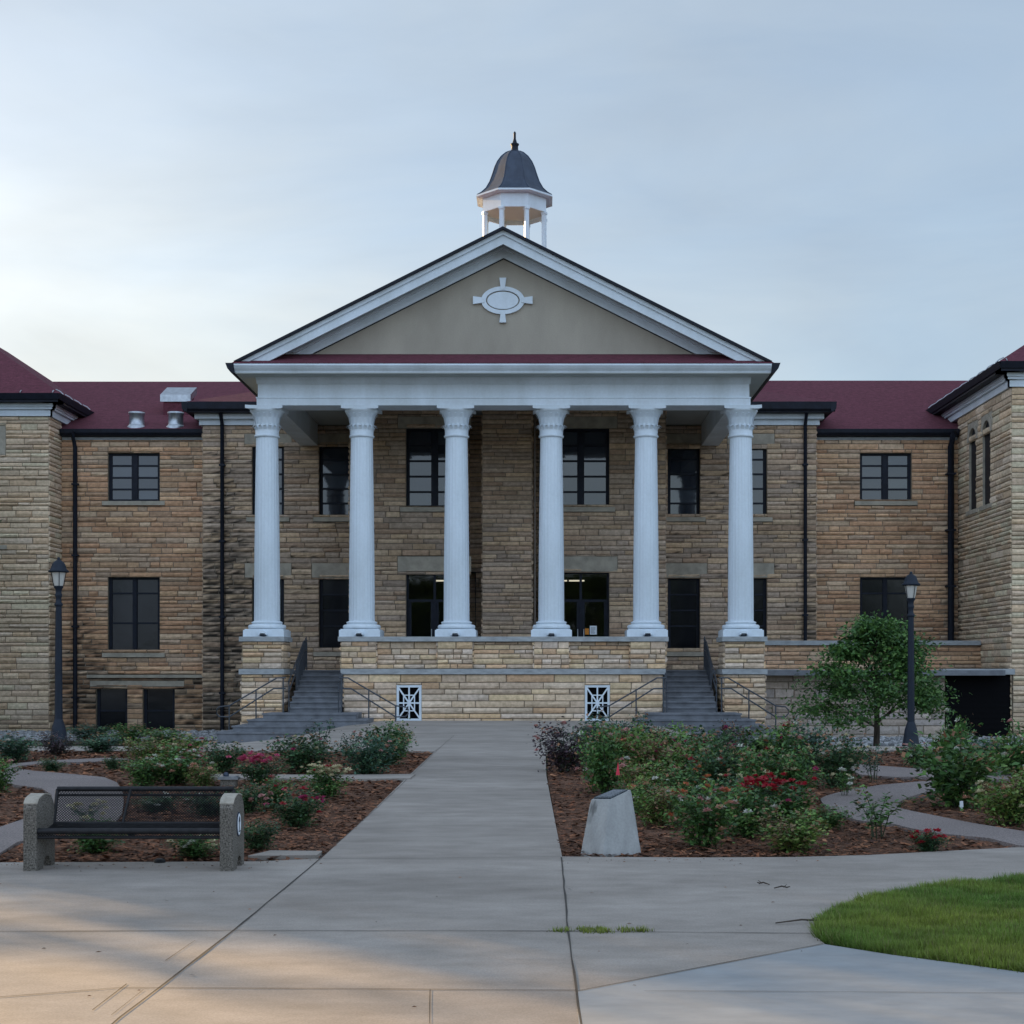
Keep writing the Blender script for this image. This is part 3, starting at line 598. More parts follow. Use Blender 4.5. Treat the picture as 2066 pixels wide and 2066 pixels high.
# --- terrace floor and walls
tf = MB(); tf.box(-5.75, 3.47, 43.6, 50.4, 1.46, 1.62); tf.box(-8.5, -5.753, 45.9, 52, 1.455, 1.617); tf.box(3.473, 14.3, 45.9, 52, 1.455, 1.617); tf.build('terrace_floor', M['step'], B)
YT, YPp = 43.42, 43.62
vents = [(-4.25, -3.53, .14, 1.18), (mir(-3.53), mir(-4.25), .14, 1.18)]
mb = MB()
stone_wall(mb, (0, YT, 0), (1, 0), (0, -1), -5.8, mir(-5.8), -.3, 1.5, vents, 'terrace', hmin=.15, hmax=.2, lmin=.45, lmax=1.3, rock=.05)
stone_wall(mb, (-5.8, YT, 0), (0, 1), (-1, 0), 0, 2.6, -.3, 1.5, [], 'terrace', hmin=.13, hmax=.2); stone_wall(mb, (mir(-5.8), YT, 0), (0, 1), (1, 0), 0, 2.6, -.3, 1.5, [], 'terrace', hmin=.13, hmax=.2)
for a, b, c, d in vents: reveal(mb, a, b, c, d, YT, .15)
PX = [XC+2.82*(i-2.5) for i in range(6)]
gaps = []
for i in (1, 2, 3):
    stone_wall(mb, (0, YPp, 0), (1, 0), (0, -1), PX[i]+.52, PX[i+1]-.52, 1.66, 2.46, [], 'terrace', hmin=.12, hmax=.18, lmin=.25, lmax=.8)
for i in (1, 2, 3, 4):
    stone_wall(mb, (0, YPp-.14, 0), (1, 0), (0, -1), PX[i]-.52, PX[i]+.52, 1.66, 2.46, [], 'terrace', hmin=.12, hmax=.18, lmin=.2, lmax=.6)
    for s_ in (-1, 1): stone_wall(mb, (PX[i]+.52*s_, YPp-.14, 0), (0, 1), (s_, 0), 0, 1.25, 1.66, 2.46, [], 'terrace')
for i in (0, 5):
    stone_wall(mb, (0, YT, 0), (1, 0), (0, -1), PX[i]-.6, PX[i]+.6, -.6, 1.5, [], 'terrace', hmin=.1, hmax=.19, lmin=.3, lmax=.7)
    stone_wall(mb, (0, YT+.03, 0), (1, 0), (0, -1), PX[i]-.58, PX[i]+.58, 1.66, 2.46, [], 'terrace', hmin=.1, hmax=.19, lmin=.3, lmax=.7)
    for s_ in (-1, 1):
        stone_wall(mb, (PX[i]+.6*s_, YT, 0), (0, 1), (s_, 0), 0, 2.5, -.6, 1.5, [], 'terrace'); stone_wall(mb, (PX[i]+.58*s_, YT+.03, 0), (0, 1), (s_, 0), 0, 1.4, 1.66, 2.46, [], 'terrace')
o_terr = mb.build('terrace_wall', M['stone'], B, recalc=False)
mb = MB()   # right hand areaway walls
stone_wall(mb, (0, 49.6, 0), (1, 0), (0, -1), 7.0, PXR, 1.5, 2.45, [], 'warm', hmin=.1, hmax=.18)
mb.build('terrace_wall', M['stone'], B, recalc=False); mb = MB()
stone_wall(mb, (0, YPR+.05, 0), (1, 0), (0, -1), 5.2, 12.58, -.8, 1.52, [], 'grey', hmin=.2, hmax=.3, lmin=.5, lmax=1.0, rock=.03)
mb.build('terrace_wall', M['stone'], B, recalc=False)
c_ = MB()
c_.box(-5.88, mir(-5.88), YT-.08, YPp+.3, 1.50, 1.655)
for i in (0, 5): c_.box(PX[i]-.66, PX[i]+.66, YT-.08, YT+1.5, 1.50, 1.655); c_.box(PX[i]-.66, PX[i]+.66, YT-.05, YT+1.42, 2.46, 2.6)
c_.box(PX[1]-.6, PX[4]+.6, YPp-.19, YPp+.35, 2.46, 2.6)
for i in (1, 2, 3, 4): c_.box(PX[i]-.59, PX[i]+.59, YPp+.352, YPp+1.25, 2.462, 2.6)
c_.box(6.9, PXR-.03, 49.5, 49.95, 2.45, 2.6); c_.box(5.9, 8.0, YPR-.03, YPR+.4, 1.52, 1.64); c_.box(8.0, 12.5, YPR, YPR+.4, 1.50, 1.62); c_.box(12.5, PXR+.1, YPR-.05, YPR+.45, 1.48, 1.66)
c_.build('coping', M['cap'], B)
gt = MB()
for k in range(13): gt.box(12.62, PXR-.04, YPR+.045, YPR+.055, -.75+k*.171, -.75+k*.171+.16)
gt.box(12.6, PXR-.02, YPR+.06, YPR+.1, -.8, 1.48); gt.build('areaway_gate', M['black'], B)
# vent grilles
for a, b, c, d in vents:
    v_ = MB(); y0 = YT+.02; xm, zm = (a+b)/2, (c+d)/2; W, Hh = b-a, d-c
    def bar(x0, z0, x1, z1, t=.022):
        dx, dz = x1-x0, z1-z0; l = math.hypot(dx, dz); px, pz = -dz/l*t, dx/l*t
        v_.prism([(x0+px, z0+pz), (x1+px, z1+pz), (x1-px, z1-pz), (x0-px, z0-pz)], 'y', y0-.02+wr.uniform(0, .004), y0+.02)
    bar(a+.03, c, a+.03, d, .035); bar(b-.03, c, b-.03, d, .035); bar(a, c+.03, b, c+.03, .035); bar(a, d-.03, b, d-.03, .035)
    bar(a, c, b, d); bar(a, d, b, c); bar(xm, c, xm, d); bar(a, zm, b, zm)
    for fx in (.22,):
        x0, x1, z0, z1 = xm-W*fx, xm+W*fx, zm-Hh*fx, zm+Hh*fx
        bar(x0, z0, x1, z0, .016); bar(x0, z1, x1, z1, .016); bar(x0, z0, x0, z1, .016); bar(x1, z0, x1, z1, .016)
    gr = v_.build('vent_grille', M['white'], B)
    k_ = MB(); k_.box(a, b, YT+.1, YT+.13, c, d); k_.build('vent_back', M['black'], gr)
# --- stairs
def stairs(xc):
    s_ = MB(); hw = .785
    for k in range(8): s_.box(xc-hw+.03, xc+hw-.03, 42.95+.34*k, 46.2, .40+.1525*k-(.3 if k else .9), .40+.1525*(k+1))
    z0 = g(xc, 41)-.3
    for k in range(4):
        e = .38*(3-k)
        hx = .9+.35*(3-k)
        s_.box(xc-hx-.42, xc+hx+.42, 42.1-e, 43.39+.001*k, z0 if k == 0 else -.25+.1625*k, -.25+.1625*(k+1)-.003)
    # nosings are worn: a slightly proud lip
    for k in range(8): s_.box(xc-hw+.03, xc+hw-.03, 42.91+.34*k, 42.95+.34*k, .40+.1525*(k+1)-.04, .40+.1525*(k+1)-.002)
    for k in range(4):
        e = .38*(3-k); hx = .9+.35*(3-k)+.42; zt = -.25+.1625*(k+1)-.002; s_.box(xc-hx-.03, xc+hx+.03, 42.1-e-.03, 42.1-e+.1, zt-.045, zt+.004)
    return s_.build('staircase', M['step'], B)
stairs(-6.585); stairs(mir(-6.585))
def rail(paths, posts, r=.021):
    r_ = MB()
    for p in paths: r_.tube(p, r, 8)
    for x, y, z0, z1 in posts: r_.tube([(x, y, z0), (x, y, z1)], r*.95, 8)
    return r_.build('handrail', M['rail'], B)
for m_ in (False, True):
    f = (lambda x: mir(x)) if m_ else (lambda x: x)
    Y = 42.6
    for sgn in (-1, 1):
        sx = lambda x: f(-6.585+sgn*(x+6.585)*-1) if sgn == 1 else f(x)   # second rail mirrors the first about the flight
        top = [(-7.35, 1.40), (-7.6, 1.40), (-8.97, .60), (-9.25, .57), (-9.33, .49), (-9.33, .37), (-9.25, .29), (-8.97, .28), (-7.7, 1.09), (-7.35, 1.10)]
        rail([[(sx(x), Y, z) for x, z in top]], [(sx(x), Y, zb, zt) for x, zb, zt in ((-8.2, -.1, 1.04), (-8.97, -.28, .60), (-7.42, .4, 1.4))])
    for xs_ in (-7.3, -5.87):
        x = f(xs_); pts = [(x, 42.8, 1.28), (x, 45.5, 2.5), (x, 46.2, 2.55)]
        pts2 = [(x, 42.8, .98), (x, 45.5, 2.2), (x, 46.2, 2.25)]
        pst = [(x, y, z, z+.88) for y, z in ((42.85, .4), (44.1, .95), (45.4, 1.6), (46.1, 1.6))]
        if xs_ == -7.3:   # dense balusters against the outer pedestal
            pst += [(x, 44.3+.12*k, 1.0+.054*k, 1.9+.054*k) for k in range(15)]
        rail([pts, pts2], pst, .019)
# --- entablature, columns
YE = 43.82
def column(x):
    e = empty('column', (x, 44.27, 0), 0, B)
    s_ = MB(); prof = []
    zb, zt = 3.06, 8.56
    for k in range(13):
        t = k/12; r = .385-.06*(t**1.6); prof.append((r, zb+(zt-zb)*t))
    s_.lathe(prof, 0, 0, seg=144, rf=lambda t, z: 1-.028*abs(math.sin(t*12))**.6 if True else 1)
    s_.build('shaft', M['white'], e, recalc=False)
    b_ = MB(); b_.box(-.6, .6, -.6, .6, 2.6, 2.80)
    b_.prism([(-.56, -.56), (.56, -.56), (.56, .56), (-.56, .56)], 'z', 2.80, 2.83)
    pr = [(.545, 2.83)]+[(.5+.06*math.sin(q), 2.90-.07*math.cos(q)) for q in [math.pi*k/8 for k in range(9)]]+[(.46, 2.975), (.44, 2.99), (.43, 3.0)]+[(.43+.03*math.sin(q), 3.03-.03*math.cos(q)) for q in [math.pi*k/6 for k in range(7)]]+[(.395, 3.075)]
    b_.lathe(pr, 0, 0, seg=48); b_.build('base', M['white'], e)
    c_ = MB()
    pr = [(.335, 8.52), (.37, 8.54), (.375, 8.58), (.345, 8.60), (.35, 8.78), (.36, 8.84), (.345, 8.86), (.35, 8.95), (.37, 9.08), (.41, 9.19), (.47, 9.27), (.50, 9.30), (.50, 9.33)]
    c_.lathe(pr, 0, 0, seg=48)
    for k in range(16):     # low ring of leaf tips and upper leaves
        t = 2*math.pi*k/16; ct, st_ = math.cos(t), math.sin(t)
        def q(r, tt, z): return (r*math.cos(t+tt), r*math.sin(t+tt), z)
        c_.add([q(.352, -.13, 8.74), q(.352, .13, 8.74), q(.42, .11, 8.88), q(.42, -.11, 8.88), q(.475, .06, 8.84), q(.475, -.06, 8.84)], [(0,1,2,3), (3,2,4,5)])
        c_.add([q(.352, -.10, 8.9), q(.352, .10, 8.9), q(.395, .09, 9.1), q(.395, -.09, 9.1), q(.47, .05, 9.22), q(.47, -.05, 9.22), q(.50, 0, 9.19)], [(0,1,2,3), (3,2,4,5), (5,4,6)])
    n = 9; ab = []
    for sd in range(4):    # abacus with hollowed sides
        for k in range(n):
            t = -1+2*k/n; d = .52-.07*(1-t*t)+.0; a = sd*math.pi/2; px, py = t*.55, -d-(.03 if abs(t) > .9 else 0)
            ab.append((px*math.cos(a)-py*math.sin(a), px*math.sin(a)+py*math.cos(a)))
    c_.prism(ab, 'z', 9.33, 9.43)
    c_.build('capital', M['white'], e, recalc=False)
    u_ = MB(); pr2 = [(-.13, 2.66), (-.1, 2.735), (-.05, 2.77), (.05, 2.77), (.1, 2.735), (.13, 2.66), (.09, 2.66), (.07, 2.70), (-.07, 2.70), (-.09, 2.66)]
    u_.prism(pr2, 'y', -.74, -.605); u_.build('lamp_hood', M['white'], e)
    u_ = MB(); u_.box(-.085, .085, -.73, -.61, 2.62, 2.66); u_.build('lamp_body', M['dark'], e)
    return e
col0 = column(PX[0])
for x in PX[1:]:
    e = empty('column', (x, 44.27, 0), 0, B)
    for ch in col0.children: put(ch.name.split('.')[0], ch.data, e)
EL, ER = -8.44, mir(-8.44)
t_ = MB()
t_.box(EL+.02, ER-.02, YE+.02, YE+.9, 9.43, 9.67); t_.box(EL+.05, ER-.05, YE+.05, YE+.86, 9.672, 10.24); t_.box(EL, ER, YE, YE+.05, 9.635, 9.672)
for x0, x1 in ((EL+.02, EL+.62), (ER-.62, ER-.02)): t_.box(x0, x1, YE+.903, YW0-.01, 9.43, 10.22)
t_.build('entablature', M['white'], B)
c_ = MB(); c_.box(EL+.625, ER-.625, YE+.905, 52, 10.16, 10.2); c_.build('portico_ceiling', M['ceil'], B)
# eaves: soffit, front gutter, dark side gutters, red skirt roof
GL, GR = -8.92, mir(-8.92)
s_ = MB(); s_.box(GL+.02, GR-.02, 43.12, YE+.04, 10.225, 10.25); s_.box(GL+.02, EL+.04, YE+.042, 52.5, 10.225, 10.25); s_.box(ER-.04, GR-.02, YE+.042, 52.5, 10.225, 10.25); s_.build('soffit', M['ceil'], B)
s_ = MB(); s_.prism([(43.0, 10.50), (43.0, 10.44), (43.06, 10.36), (43.12, 10.30), (43.14, 10.255), (43.22, 10.255), (43.22, 10.50)], 'x', GL, GR)
s_.build('fascia_gutter', M['white'], B); s_ = MB(); s_.prism([(43.66, 10.245), (43.81, 10.245), (43.865, 10.06), (43.83, 10.06)], 'x', EL+.02, ER-.02); s_.build('cornice', M['white'], B)
for sg, x in ((-1, GL), (1, GR)):
    d_ = MB(); d_.prism([(x, 10.22), (x+sg*.10, 10.24), (x+sg*.2, 10.36), (x+sg*.26, 10.52), (x, 10.52)], 'y', 43.05, 54); d_.build('gutter', M['dark'], B)
r_ = MB(); YTy = 44.0
r_.add([(GL-.02, 43.0, 10.505), (GR+.02, 43.0, 10.505), (GR-.5, YTy, 10.965), (GL+.5, YTy, 10.965), (GL-.02, 43.0, 10.485), (GR+.02, 43.0, 10.485)], [(0,1,2,3), (4,5,1,0)])
# gable roof behind the pediment
ax, az = XC, 14.47; ye = 43.17; sl_ = .5
ex0, ex1 = GL-.1, GR+.1; ze = az-sl_*(ax-ex0)
def slopes(mb_, y0, y1, dz=0, th=.035):
    mb_.add([(ax, y0, az+dz), (ax, y1, az+dz), (ex0, y1, ze+dz), (ex0, y0, ze+dz), (ex1, y1, ze+dz), (ex1, y0, ze+dz),
             (ax, y0, az+dz-th), (ax, y1, az+dz-th), (ex0, y1, ze+dz-th), (ex0, y0, ze+dz-th), (ex1, y1, ze+dz-th), (ex1, y0, ze+dz-th)],
            [(0,1,2,3), (0,5,4,1), (0,3,9,6), (0,6,11,5), (6,9,8,7), (6,7,10,11)])
slopes(r_, ye-.05, 60)
r_.build('roof', M['roof'], B); r_ = MB()
r_.prism([(XC-10, 13.2), (XC, 18.0), (XC+10, 13.2)], 'y', 58.5, 74); r_.build('roof', M['roof'], B); r_ = MB(); r_.box(XC-9.6, XC+9.6, 59, 73.5, 8, 13.2)  # rear gable block, unseen, added to keep low sun off the right pavilion
r_.build('unseen_sun_block', M['trimstone'], B)
# tympanum, raking cornices
ty_ = MB(); bx = 5.66
ty_.prism([(ax-bx, 10.97), (ax+bx, 10.97), (ax, 13.80)], 'y', YTy, YTy+.1); ty_.build('tympanum', M['stucco'], B)
rk = MB()
def rake(mb_, zhi, zlo, y0, y1, xend):
    for sg in (-1, 1):
        mb_.prism([(ax, zhi), (ax+sg*xend, zhi-sl_*xend), (ax+sg*(xend-(.0)), zlo-sl_*xend), (ax, zlo)], 'y', y0, y1)
def rake_clip(mb_, zhi, zlo, y0, y1, zbase):
    for sg in (-1, 1):
        xa = (zhi-zbase)/sl_; xb = (zlo-zbase)/sl_
        mb_.prism([(ax, zhi), (ax+sg*xa, zbase), (ax+sg*xb, zbase), (ax, zlo)], 'y', y0, y1)
rake_clip(rk, 14.38, 13.80, YTy-.08, YTy+.09, 10.955)      # frieze board against the wall
rake_clip(rk, 14.395, 14.02, 43.26, 43.34, 10.62)            # outer board
rake_clip(rk, 14.405, 14.28, 43.20, 43.262, 10.56)
rake_clip(rk, 14.12, 14.05, YTy-.16, YTy-.083, 10.99)
rk.build('raking_cornice', M['white'], B)
dk = MB(); rake_clip(dk, 14.485, 14.408, 43.08, 43.198, 10.58); dk.build('drip_edge', M['dark'], B)
sf = MB(); rake_clip(sf, 14.37, 14.33, 43.343, YTy-.003, 10.8); sf.build('soffit', M['ceil'], B)
ln = MB(); rake_clip(ln, 13.80, 13.775, YTy-.035, YTy-.002, 10.99); ln.build('flashing', M['dark'], B)
# medallion
md = MB(); cx, cz, yM = -1.165, 12.55, YTy
def ell(a, b, n=48): return [(cx+a*math.cos(2*math.pi*k/n), cz+b*math.sin(2*math.pi*k/n)) for k in range(n)]
o1, i1 = ell(.64, .41), ell(.50, .29); n = 48
for y in (0,):
    V = [(x, yM-.07, z) for x, z in o1]+[(x, yM-.07, z) for x, z in i1]+[(x, yM+.01, z) for x, z in o1]+[(x, yM-.01, z) for x, z in i1]
    md.add(V, [(k, (k+1) % n, n+(k+1) % n, n+k) for k in range(n)]+[(k, 2*n+k, 2*n+(k+1) % n, (k+1) % n) for k in range(n)]+[(n+k, n+(k+1) % n, 3*n+(k+1) % n, 3*n+k) for k in range(n)])
md.prism(ell(.46, .255), 'y', yM-.05, yM+.01)
for dx, dz in ((1, 0), (-1, 0), (0, 1), (0, -1)):
    if dx: md.prism([(cx+dx*.55, cz-.07), (cx+dx*.88, cz-.115), (cx+dx*.88, cz+.115), (cx+dx*.55, cz+.07)], 'y', yM-.09, yM+.01)
    else: md.prism([(cx-.06, cz+dz*.33), (cx-.10, cz+dz*.66), (cx+.10, cz+dz*.66), (cx+.06, cz+dz*.33)], 'y', yM-.09, yM+.01)
md.build('medallion', M['white'], B)
# --- corner bay cornices and roofs
for a, b, sg, x in ((XL0-.1, GL+.5, -1, XL0-.45), (GR-.5, XR0+.1, 1, XR0+.45)):
    w_ = MB(); d_ = MB()
    w_.box(a, b, YW0-.1, YW0+.1, 10.14, 10.33); w_.box(a-(.12 if a < -2 else 0), b+(.12 if b > -2 else 0), YW0-.28, YW0+.1, 10.332, 10.5); w_.box(a-(.06 if a < -2 else 0), b+(.06 if b > -2 else 0), YW0-.2, YW0+.1, 10.335, 10.42)
    ga, gb = a-(.35 if a < -2 else 0), b+(.35 if b > -2 else 0)
    d_.box(ga, gb, YW0-.62, YW0-.05, 10.502, 10.56); d_.prism([(YW0-.62, 10.52), (YW0-.72, 10.60), (YW0-.74, 10.84), (YW0-.55, 10.84), (YW0-.55, 10.52)], 'x', ga-(.08 if a < -2 else 0), gb+(.08 if b > -2 else 0))
    d_.prism([(x, 10.5), (x+sg*.1, 10.6), (x+sg*.12, 10.84), (x-sg*.08, 10.84), (x-sg*.08, 10.5)], 'y', YW0-.74, YW0+3.5)
    xb = [XL0-.1, XL0+.1] if sg < 0 else [XR0-.1, XR0+.1]; w_.box(xb[0], xb[1], YW0+.102, YW0+3, 10.14, 10.5)
    w_.build('cornice', M['white'], B); d_.build('gutter', M['dark'], B)
r_ = MB()
x0, x1, y0, y1, z0, p = XL0-.55, XR0+.55, YW0-.7, 63.0, 10.83, .36
zt = 12.5; k = (zt-z0)/p
r_.add([(x0,y0,z0),(x1,y0,z0),(x1,y1,z0),(x0,y1,z0),(x0+k,y0+k,zt),(x1-k,y0+k,zt),(x1-k,y1,zt),(x0+k,y1,zt)], [(0,1,5,4),(1,2,6,5),(3,0,4,7),(4,5,6,7)])
r_.build('roof', M['roof'], B)
# wing roofs
for a, b in ((-30, -3.0), (1.0, 28)):
    r_ = MB(); r_.add([(a, YWG-.3, 10.02), (b, YWG-.3, 10.02), (b+.0, 59, 13.06 if b < 0 else 13.1), (a, 59, 13.06 if b < 0 else 13.1), (b, 66, 10), (a, 66, 10)], [(0,1,2,3), (3,2,4,5)]); r_.build('roof', M['roof'], B)
    s0, s1 = (PXL+.05, XL0-.03) if a < -20 else (XR0+.03, PXR-.05)
    d_ = MB(); d_.prism([(YWG-.05, 9.80), (YWG-.25, 9.83), (YWG-.33, 9.92), (YWG-.34, 10.05), (YWG-.05, 10.05)], 'x', s0, s1); d_.build('gutter', M['dark'], B)
    w_ = MB(); w_.box(s0, s1, YWG-.06, YWG+.05, 9.7, 9.80); w_.build('cornice', M['cap'], B)
# pavilion cornices, gutters, roofs
def pavilion(xa, xb, yf, ztop, pitch, sgn):
    """xa: corner seen from the camera, xb: outer end; sgn = +1 when the visible side faces +x"""
    lo, hi = min(xa, xb), max(xa, xb); w_ = MB(); d_ = MB(); r_ = MB(); yb = 60
    def ring(m_, over, z0, z1, thick=.12, slope=0):
        m_.prism([(yf-over, z0), (yf-over-slope, z1), (yf+thick, z1), (yf+thick, z0)], 'x', lo-(over if sgn < 0 else 0), hi+(over if sgn > 0 else 0))
        x = xa+sgn*over
        m_.prism([(x, z0), (x+sgn*slope, z1), (xa-sgn*thick, z1), (xa-sgn*thick, z0)], 'y', yf-over+(.001), yb)
    ring(w_, .08, ztop, ztop+.22); ring(w_, .16, ztop+.22, ztop+.30); ring(w_, .20, ztop+.30, ztop+.42)
    w_.build('cornice', M['white'], B)
    ring(d_, .46, ztop+.42, ztop+.50); ring(d_, .50, ztop+.50, ztop+.70, slope=.07); d_.build('gutter', M['dark'], B)
    e = .56; z0 = ztop+.69; X1 = xa+sgn*e; X0 = xb; yy = yf-e; run = 5.2
    r_.add([(X1, yy, z0), (X0, yy, z0), (X0, yy+run, z0+run*pitch), (X1-sgn*run, yy+run, z0+run*pitch), (X1, yb, z0), (X1-sgn*run, yb, z0+run*pitch), (X0, yb, z0+run*pitch)],
           [(0, 1, 2, 3), (0, 3, 5, 4), (3, 2, 6, 5)]); r_.build('roof', M['roof'], B)
    bk = MB()
    for i in range(14):
        t = xa+sgn*.3-sgn*i*1.1; bk.tube([(t, yf-.56, z0+.02), (t, yf-.44, z0+.12), (t, yf-.3, z0+.1)], .018, 5)
        y = yf-.2+i*1.0
        if y < yb: bk.tube([(xa+sgn*.56, y, z0+.02), (xa+sgn*.46, y, z0+.12), (xa+sgn*.3, y, z0+.2)], .018, 5)
    bk.build('snow_guard', M['tin'], B)
pavilion(PXL, -30, YPL, 10.32, .66, 1)
pavilion(PXR, 28, YPR, 10.45, .66, -1)
# downpipes
def pipe(x, y, z0, z1, r=.055, head=True):
    p_ = MB(); p_.tube([(x, y-.3, z1+.15), (x, y-.28, z1), (x, y, z1-.35), (x, y, z0)], r, 10)
    for k in range(4): zz = z0+(z1-z0)*(.12+.24*k); p_.box(x-r*1.5, x+r*1.5, y-r*1.1, y+r*1.7, zz-.03, zz+.03)
    p_.build('downpipe', M['dark'], B)
pipe(-16.38, YWG-.16, -.6, 9.8, .075); pipe(-11.12, YW0-.14, -.5, 10.5, .068); pipe(9.14, YW0-.14, -.4, 10.5, .062); pipe(14.32, YWG-.2, 1.6, 9.8, .11)
p_ = MB(); p_.tube([(-.24, YW1-.05, 1.7), (-.24, YW1-.05, 10.1)], .03, 8); p_.build('conduit', M['pipe'], B)
# roof vents and hatch
for x in (-14.33, -12.95):
    v_ = MB(); v_.lathe([(.34, 9.95), (.34, 10.20), (.29, 10.24), (.26, 10.28), (.26, 10.62), (.285, 10.64), (.285, 10.72), (.05, 10.76)], x, 52.55, seg=28); v_.build('roof_vent', M['tin'], B)
h_ = MB(); h_.prism([(53.9, 11.35), (54.9, 11.8), (54.9, 12.05), (53.9, 11.6)], 'x', -13.85, -12.75); h = h_.build('roof_hatch', M['tin'], B)
h_ = MB(); h_.prism([(53.95, 10.7), (54.85, 11.2), (54.85, 11.78), (53.95, 11.33)], 'x', -13.75, -12.85); h_.build('hatch_box', M['roof'], h)
# --- cupola
YC_ = 61.6
cu = empty('cupola', (XC, YC_, 0), 0, B); o8 = math.pi/8
def oct_(prof, name, m_, smooth_=False):
    q = MB(); q.lathe(prof, 0, 0, seg=8, rot=o8, smooth=smooth_); return q.build(name, M[m_], cu, recalc=True)
k8 = 1/math.cos(o8)
dome = [(1.53, 21.10), (1.36, 21.22), (1.17, 21.42), (1.02, 21.70), (.91, 22.02), (.82, 22.32), (.71, 22.58), (.55, 22.82), (.36, 23.0), (.20, 23.08)]
dm = oct_([(r*k8, z) for r, z in dome], 'dome', 'lead')
rb = MB()
for k in range(8):
    t = o8+k*math.pi/4; rb.tube([(r*k8*math.cos(t), r*k8*math.sin(t), z+.01) for r, z in dome], .022, 6)
rb.build('dome_rib', M['lead'], dm)
fi = MB(); fi.lathe([(.24, 23.06), (.15, 23.14), (.14, 23.3), (.18, 23.36), (.18, 23.4), (.10, 23.44), (.07, 23.55), (.05, 23.62), (.05, 23.8), (.055, 23.86), (.02, 23.92)], 0, 0, seg=14); fi.build('finial', M['dark'], cu)
oct_([(1.46*k8, 20.98), (1.56*k8, 21.02), (1.56*k8, 21.09), (1.40*k8, 21.12)], 'cornice', 'white')
fz = MB()
for k in range(8):   # hollow frieze ring and soffit
    t0, t1 = o8+k*math.pi/4, o8+(k+1)*math.pi/4
    for (ra, za), (rb_, zb_) in zip([(1.24, 20.42), (1.30, 20.42), (1.30, 20.97), (1.45, 21.0)], [(1.30, 20.42), (1.30, 20.97), (1.45, 21.0), (1.24, 21.0)]):
        fz.add([(ra*k8*math.cos(t0), ra*k8*math.sin(t0), za), (ra*k8*math.cos(t1), ra*k8*math.sin(t1), za), (rb_*k8*math.cos(t1), rb_*k8*math.sin(t1), zb_), (rb_*k8*math.cos(t0), rb_*k8*math.sin(t0), zb_)], [(0,1,2,3)])
    fz.add([(1.24*k8*math.cos(t), 1.24*k8*math.sin(t), z) for t in (t0, t1) for z in (20.42, 21.0)], [(0,1,3,2)])
fz.build('frieze', M['white'], cu)
cc = MB(); cc.lathe([(1.24*k8, 20.60), (1.24*k8, 20.66)], 0, 0, seg=8, rot=o8); cc.build('ceiling', mat('cupola_ceiling_paint', (.42,.39,.34), .8), cu)
for k in range(8):
    t = o8+k*math.pi/4; q = MB(); r = 1.26; x, y = r*k8*math.cos(t)*.965, r*k8*math.sin(t)*.965
    q.lathe([(.11, 18.0), (.11, 20.3), (.15, 20.34), (.15, 20.43)], x, y, seg=4, rot=t+math.pi/4, smooth=False); q.build('post', M['white'], cu)
oct_([(1.42*k8, 16.0), (1.42*k8, 18.1), (1.5*k8, 18.15), (1.5*k8, 18.25), (1.2*k8, 18.3)], 'plinth', 'white')
# small papers on the portico door glass (inside edge of right door)
yf = YW1+.17-.055
n_ = MB(); n_.box(1.57, 1.80, yf-.012, yf, 2.79, 3.08); nn_ = n_.build('paper_notice', M['paper'])
tag(nn_, 'white paper notice on the glass of the right entrance door', 'notice')
i_ = MB()
for k in range(6): i_.box(1.60, 1.60+wr.uniform(.1, .16), yf-.014, yf-.0125, 2.83+k*.036, 2.842+k*.036)
i_.build('printed_lines', M['ink'], nn_)
n_ = MB(); n_.box(1.41, 1.54, yf-.012, yf, 2.79, 2.99); tag(n_.build('paper_notice', M['orange']), 'small orange card beside the white notice on the right entrance door', 'notice')
# ------------------------------------------------------------------ plants
def leafcloud(pts, sizes, cols, rr, up=.35):
    """many small folded leaves at the given points"""
    mb = MB()
    for (x, y, z), s, c in zip(pts, sizes, cols):
        a = rr.uniform(0, 6.283); e = rr.gauss(up, .55); ca, sa, ce, se = math.cos(a), math.sin(a), math.cos(e), math.sin(e)
        d = (ca*ce, sa*ce, se); t = rr.uniform(-.9, .9); wv = (-sa*math.cos(t), ca*math.cos(t), math.sin(t)); wd = s*rr.uniform(.26, .40)
        m_ = (x+d[0]*s*.5, y+d[1]*s*.5, z+d[2]*s*.5+s*.06)
        mb.add([(x, y, z), (m_[0]+wv[0]*wd, m_[1]+wv[1]*wd, m_[2]+wv[2]*wd), (x+d[0]*s, y+d[1]*s, z+d[2]*s-s*.05), (m_[0]-wv[0]*wd, m_[1]-wv[1]*wd, m_[2]-wv[2]*wd)], [(0, 1, 2), (0, 2, 3)], c)
    return mb
GREENS = {'dark': [(.022,.050,.022), (.030,.066,.026), (.018,.040,.022), (.04,.08,.03)],
          'mid': [(.035,.080,.022), (.05,.105,.028), (.028,.062,.022), (.065,.12,.03)],
          'light': [(.065,.125,.028), (.09,.15,.035), (.05,.10,.028), (.12,.16,.04), (.10,.07,.035)],
          'purple': [(.028,.020,.026), (.04,.026,.032), (.022,.030,.022), (.055,.03,.035), (.018,.015,.02)],
          'blue': [(.028,.062,.042), (.04,.08,.05), (.022,.048,.036), (.05,.10,.05)]}
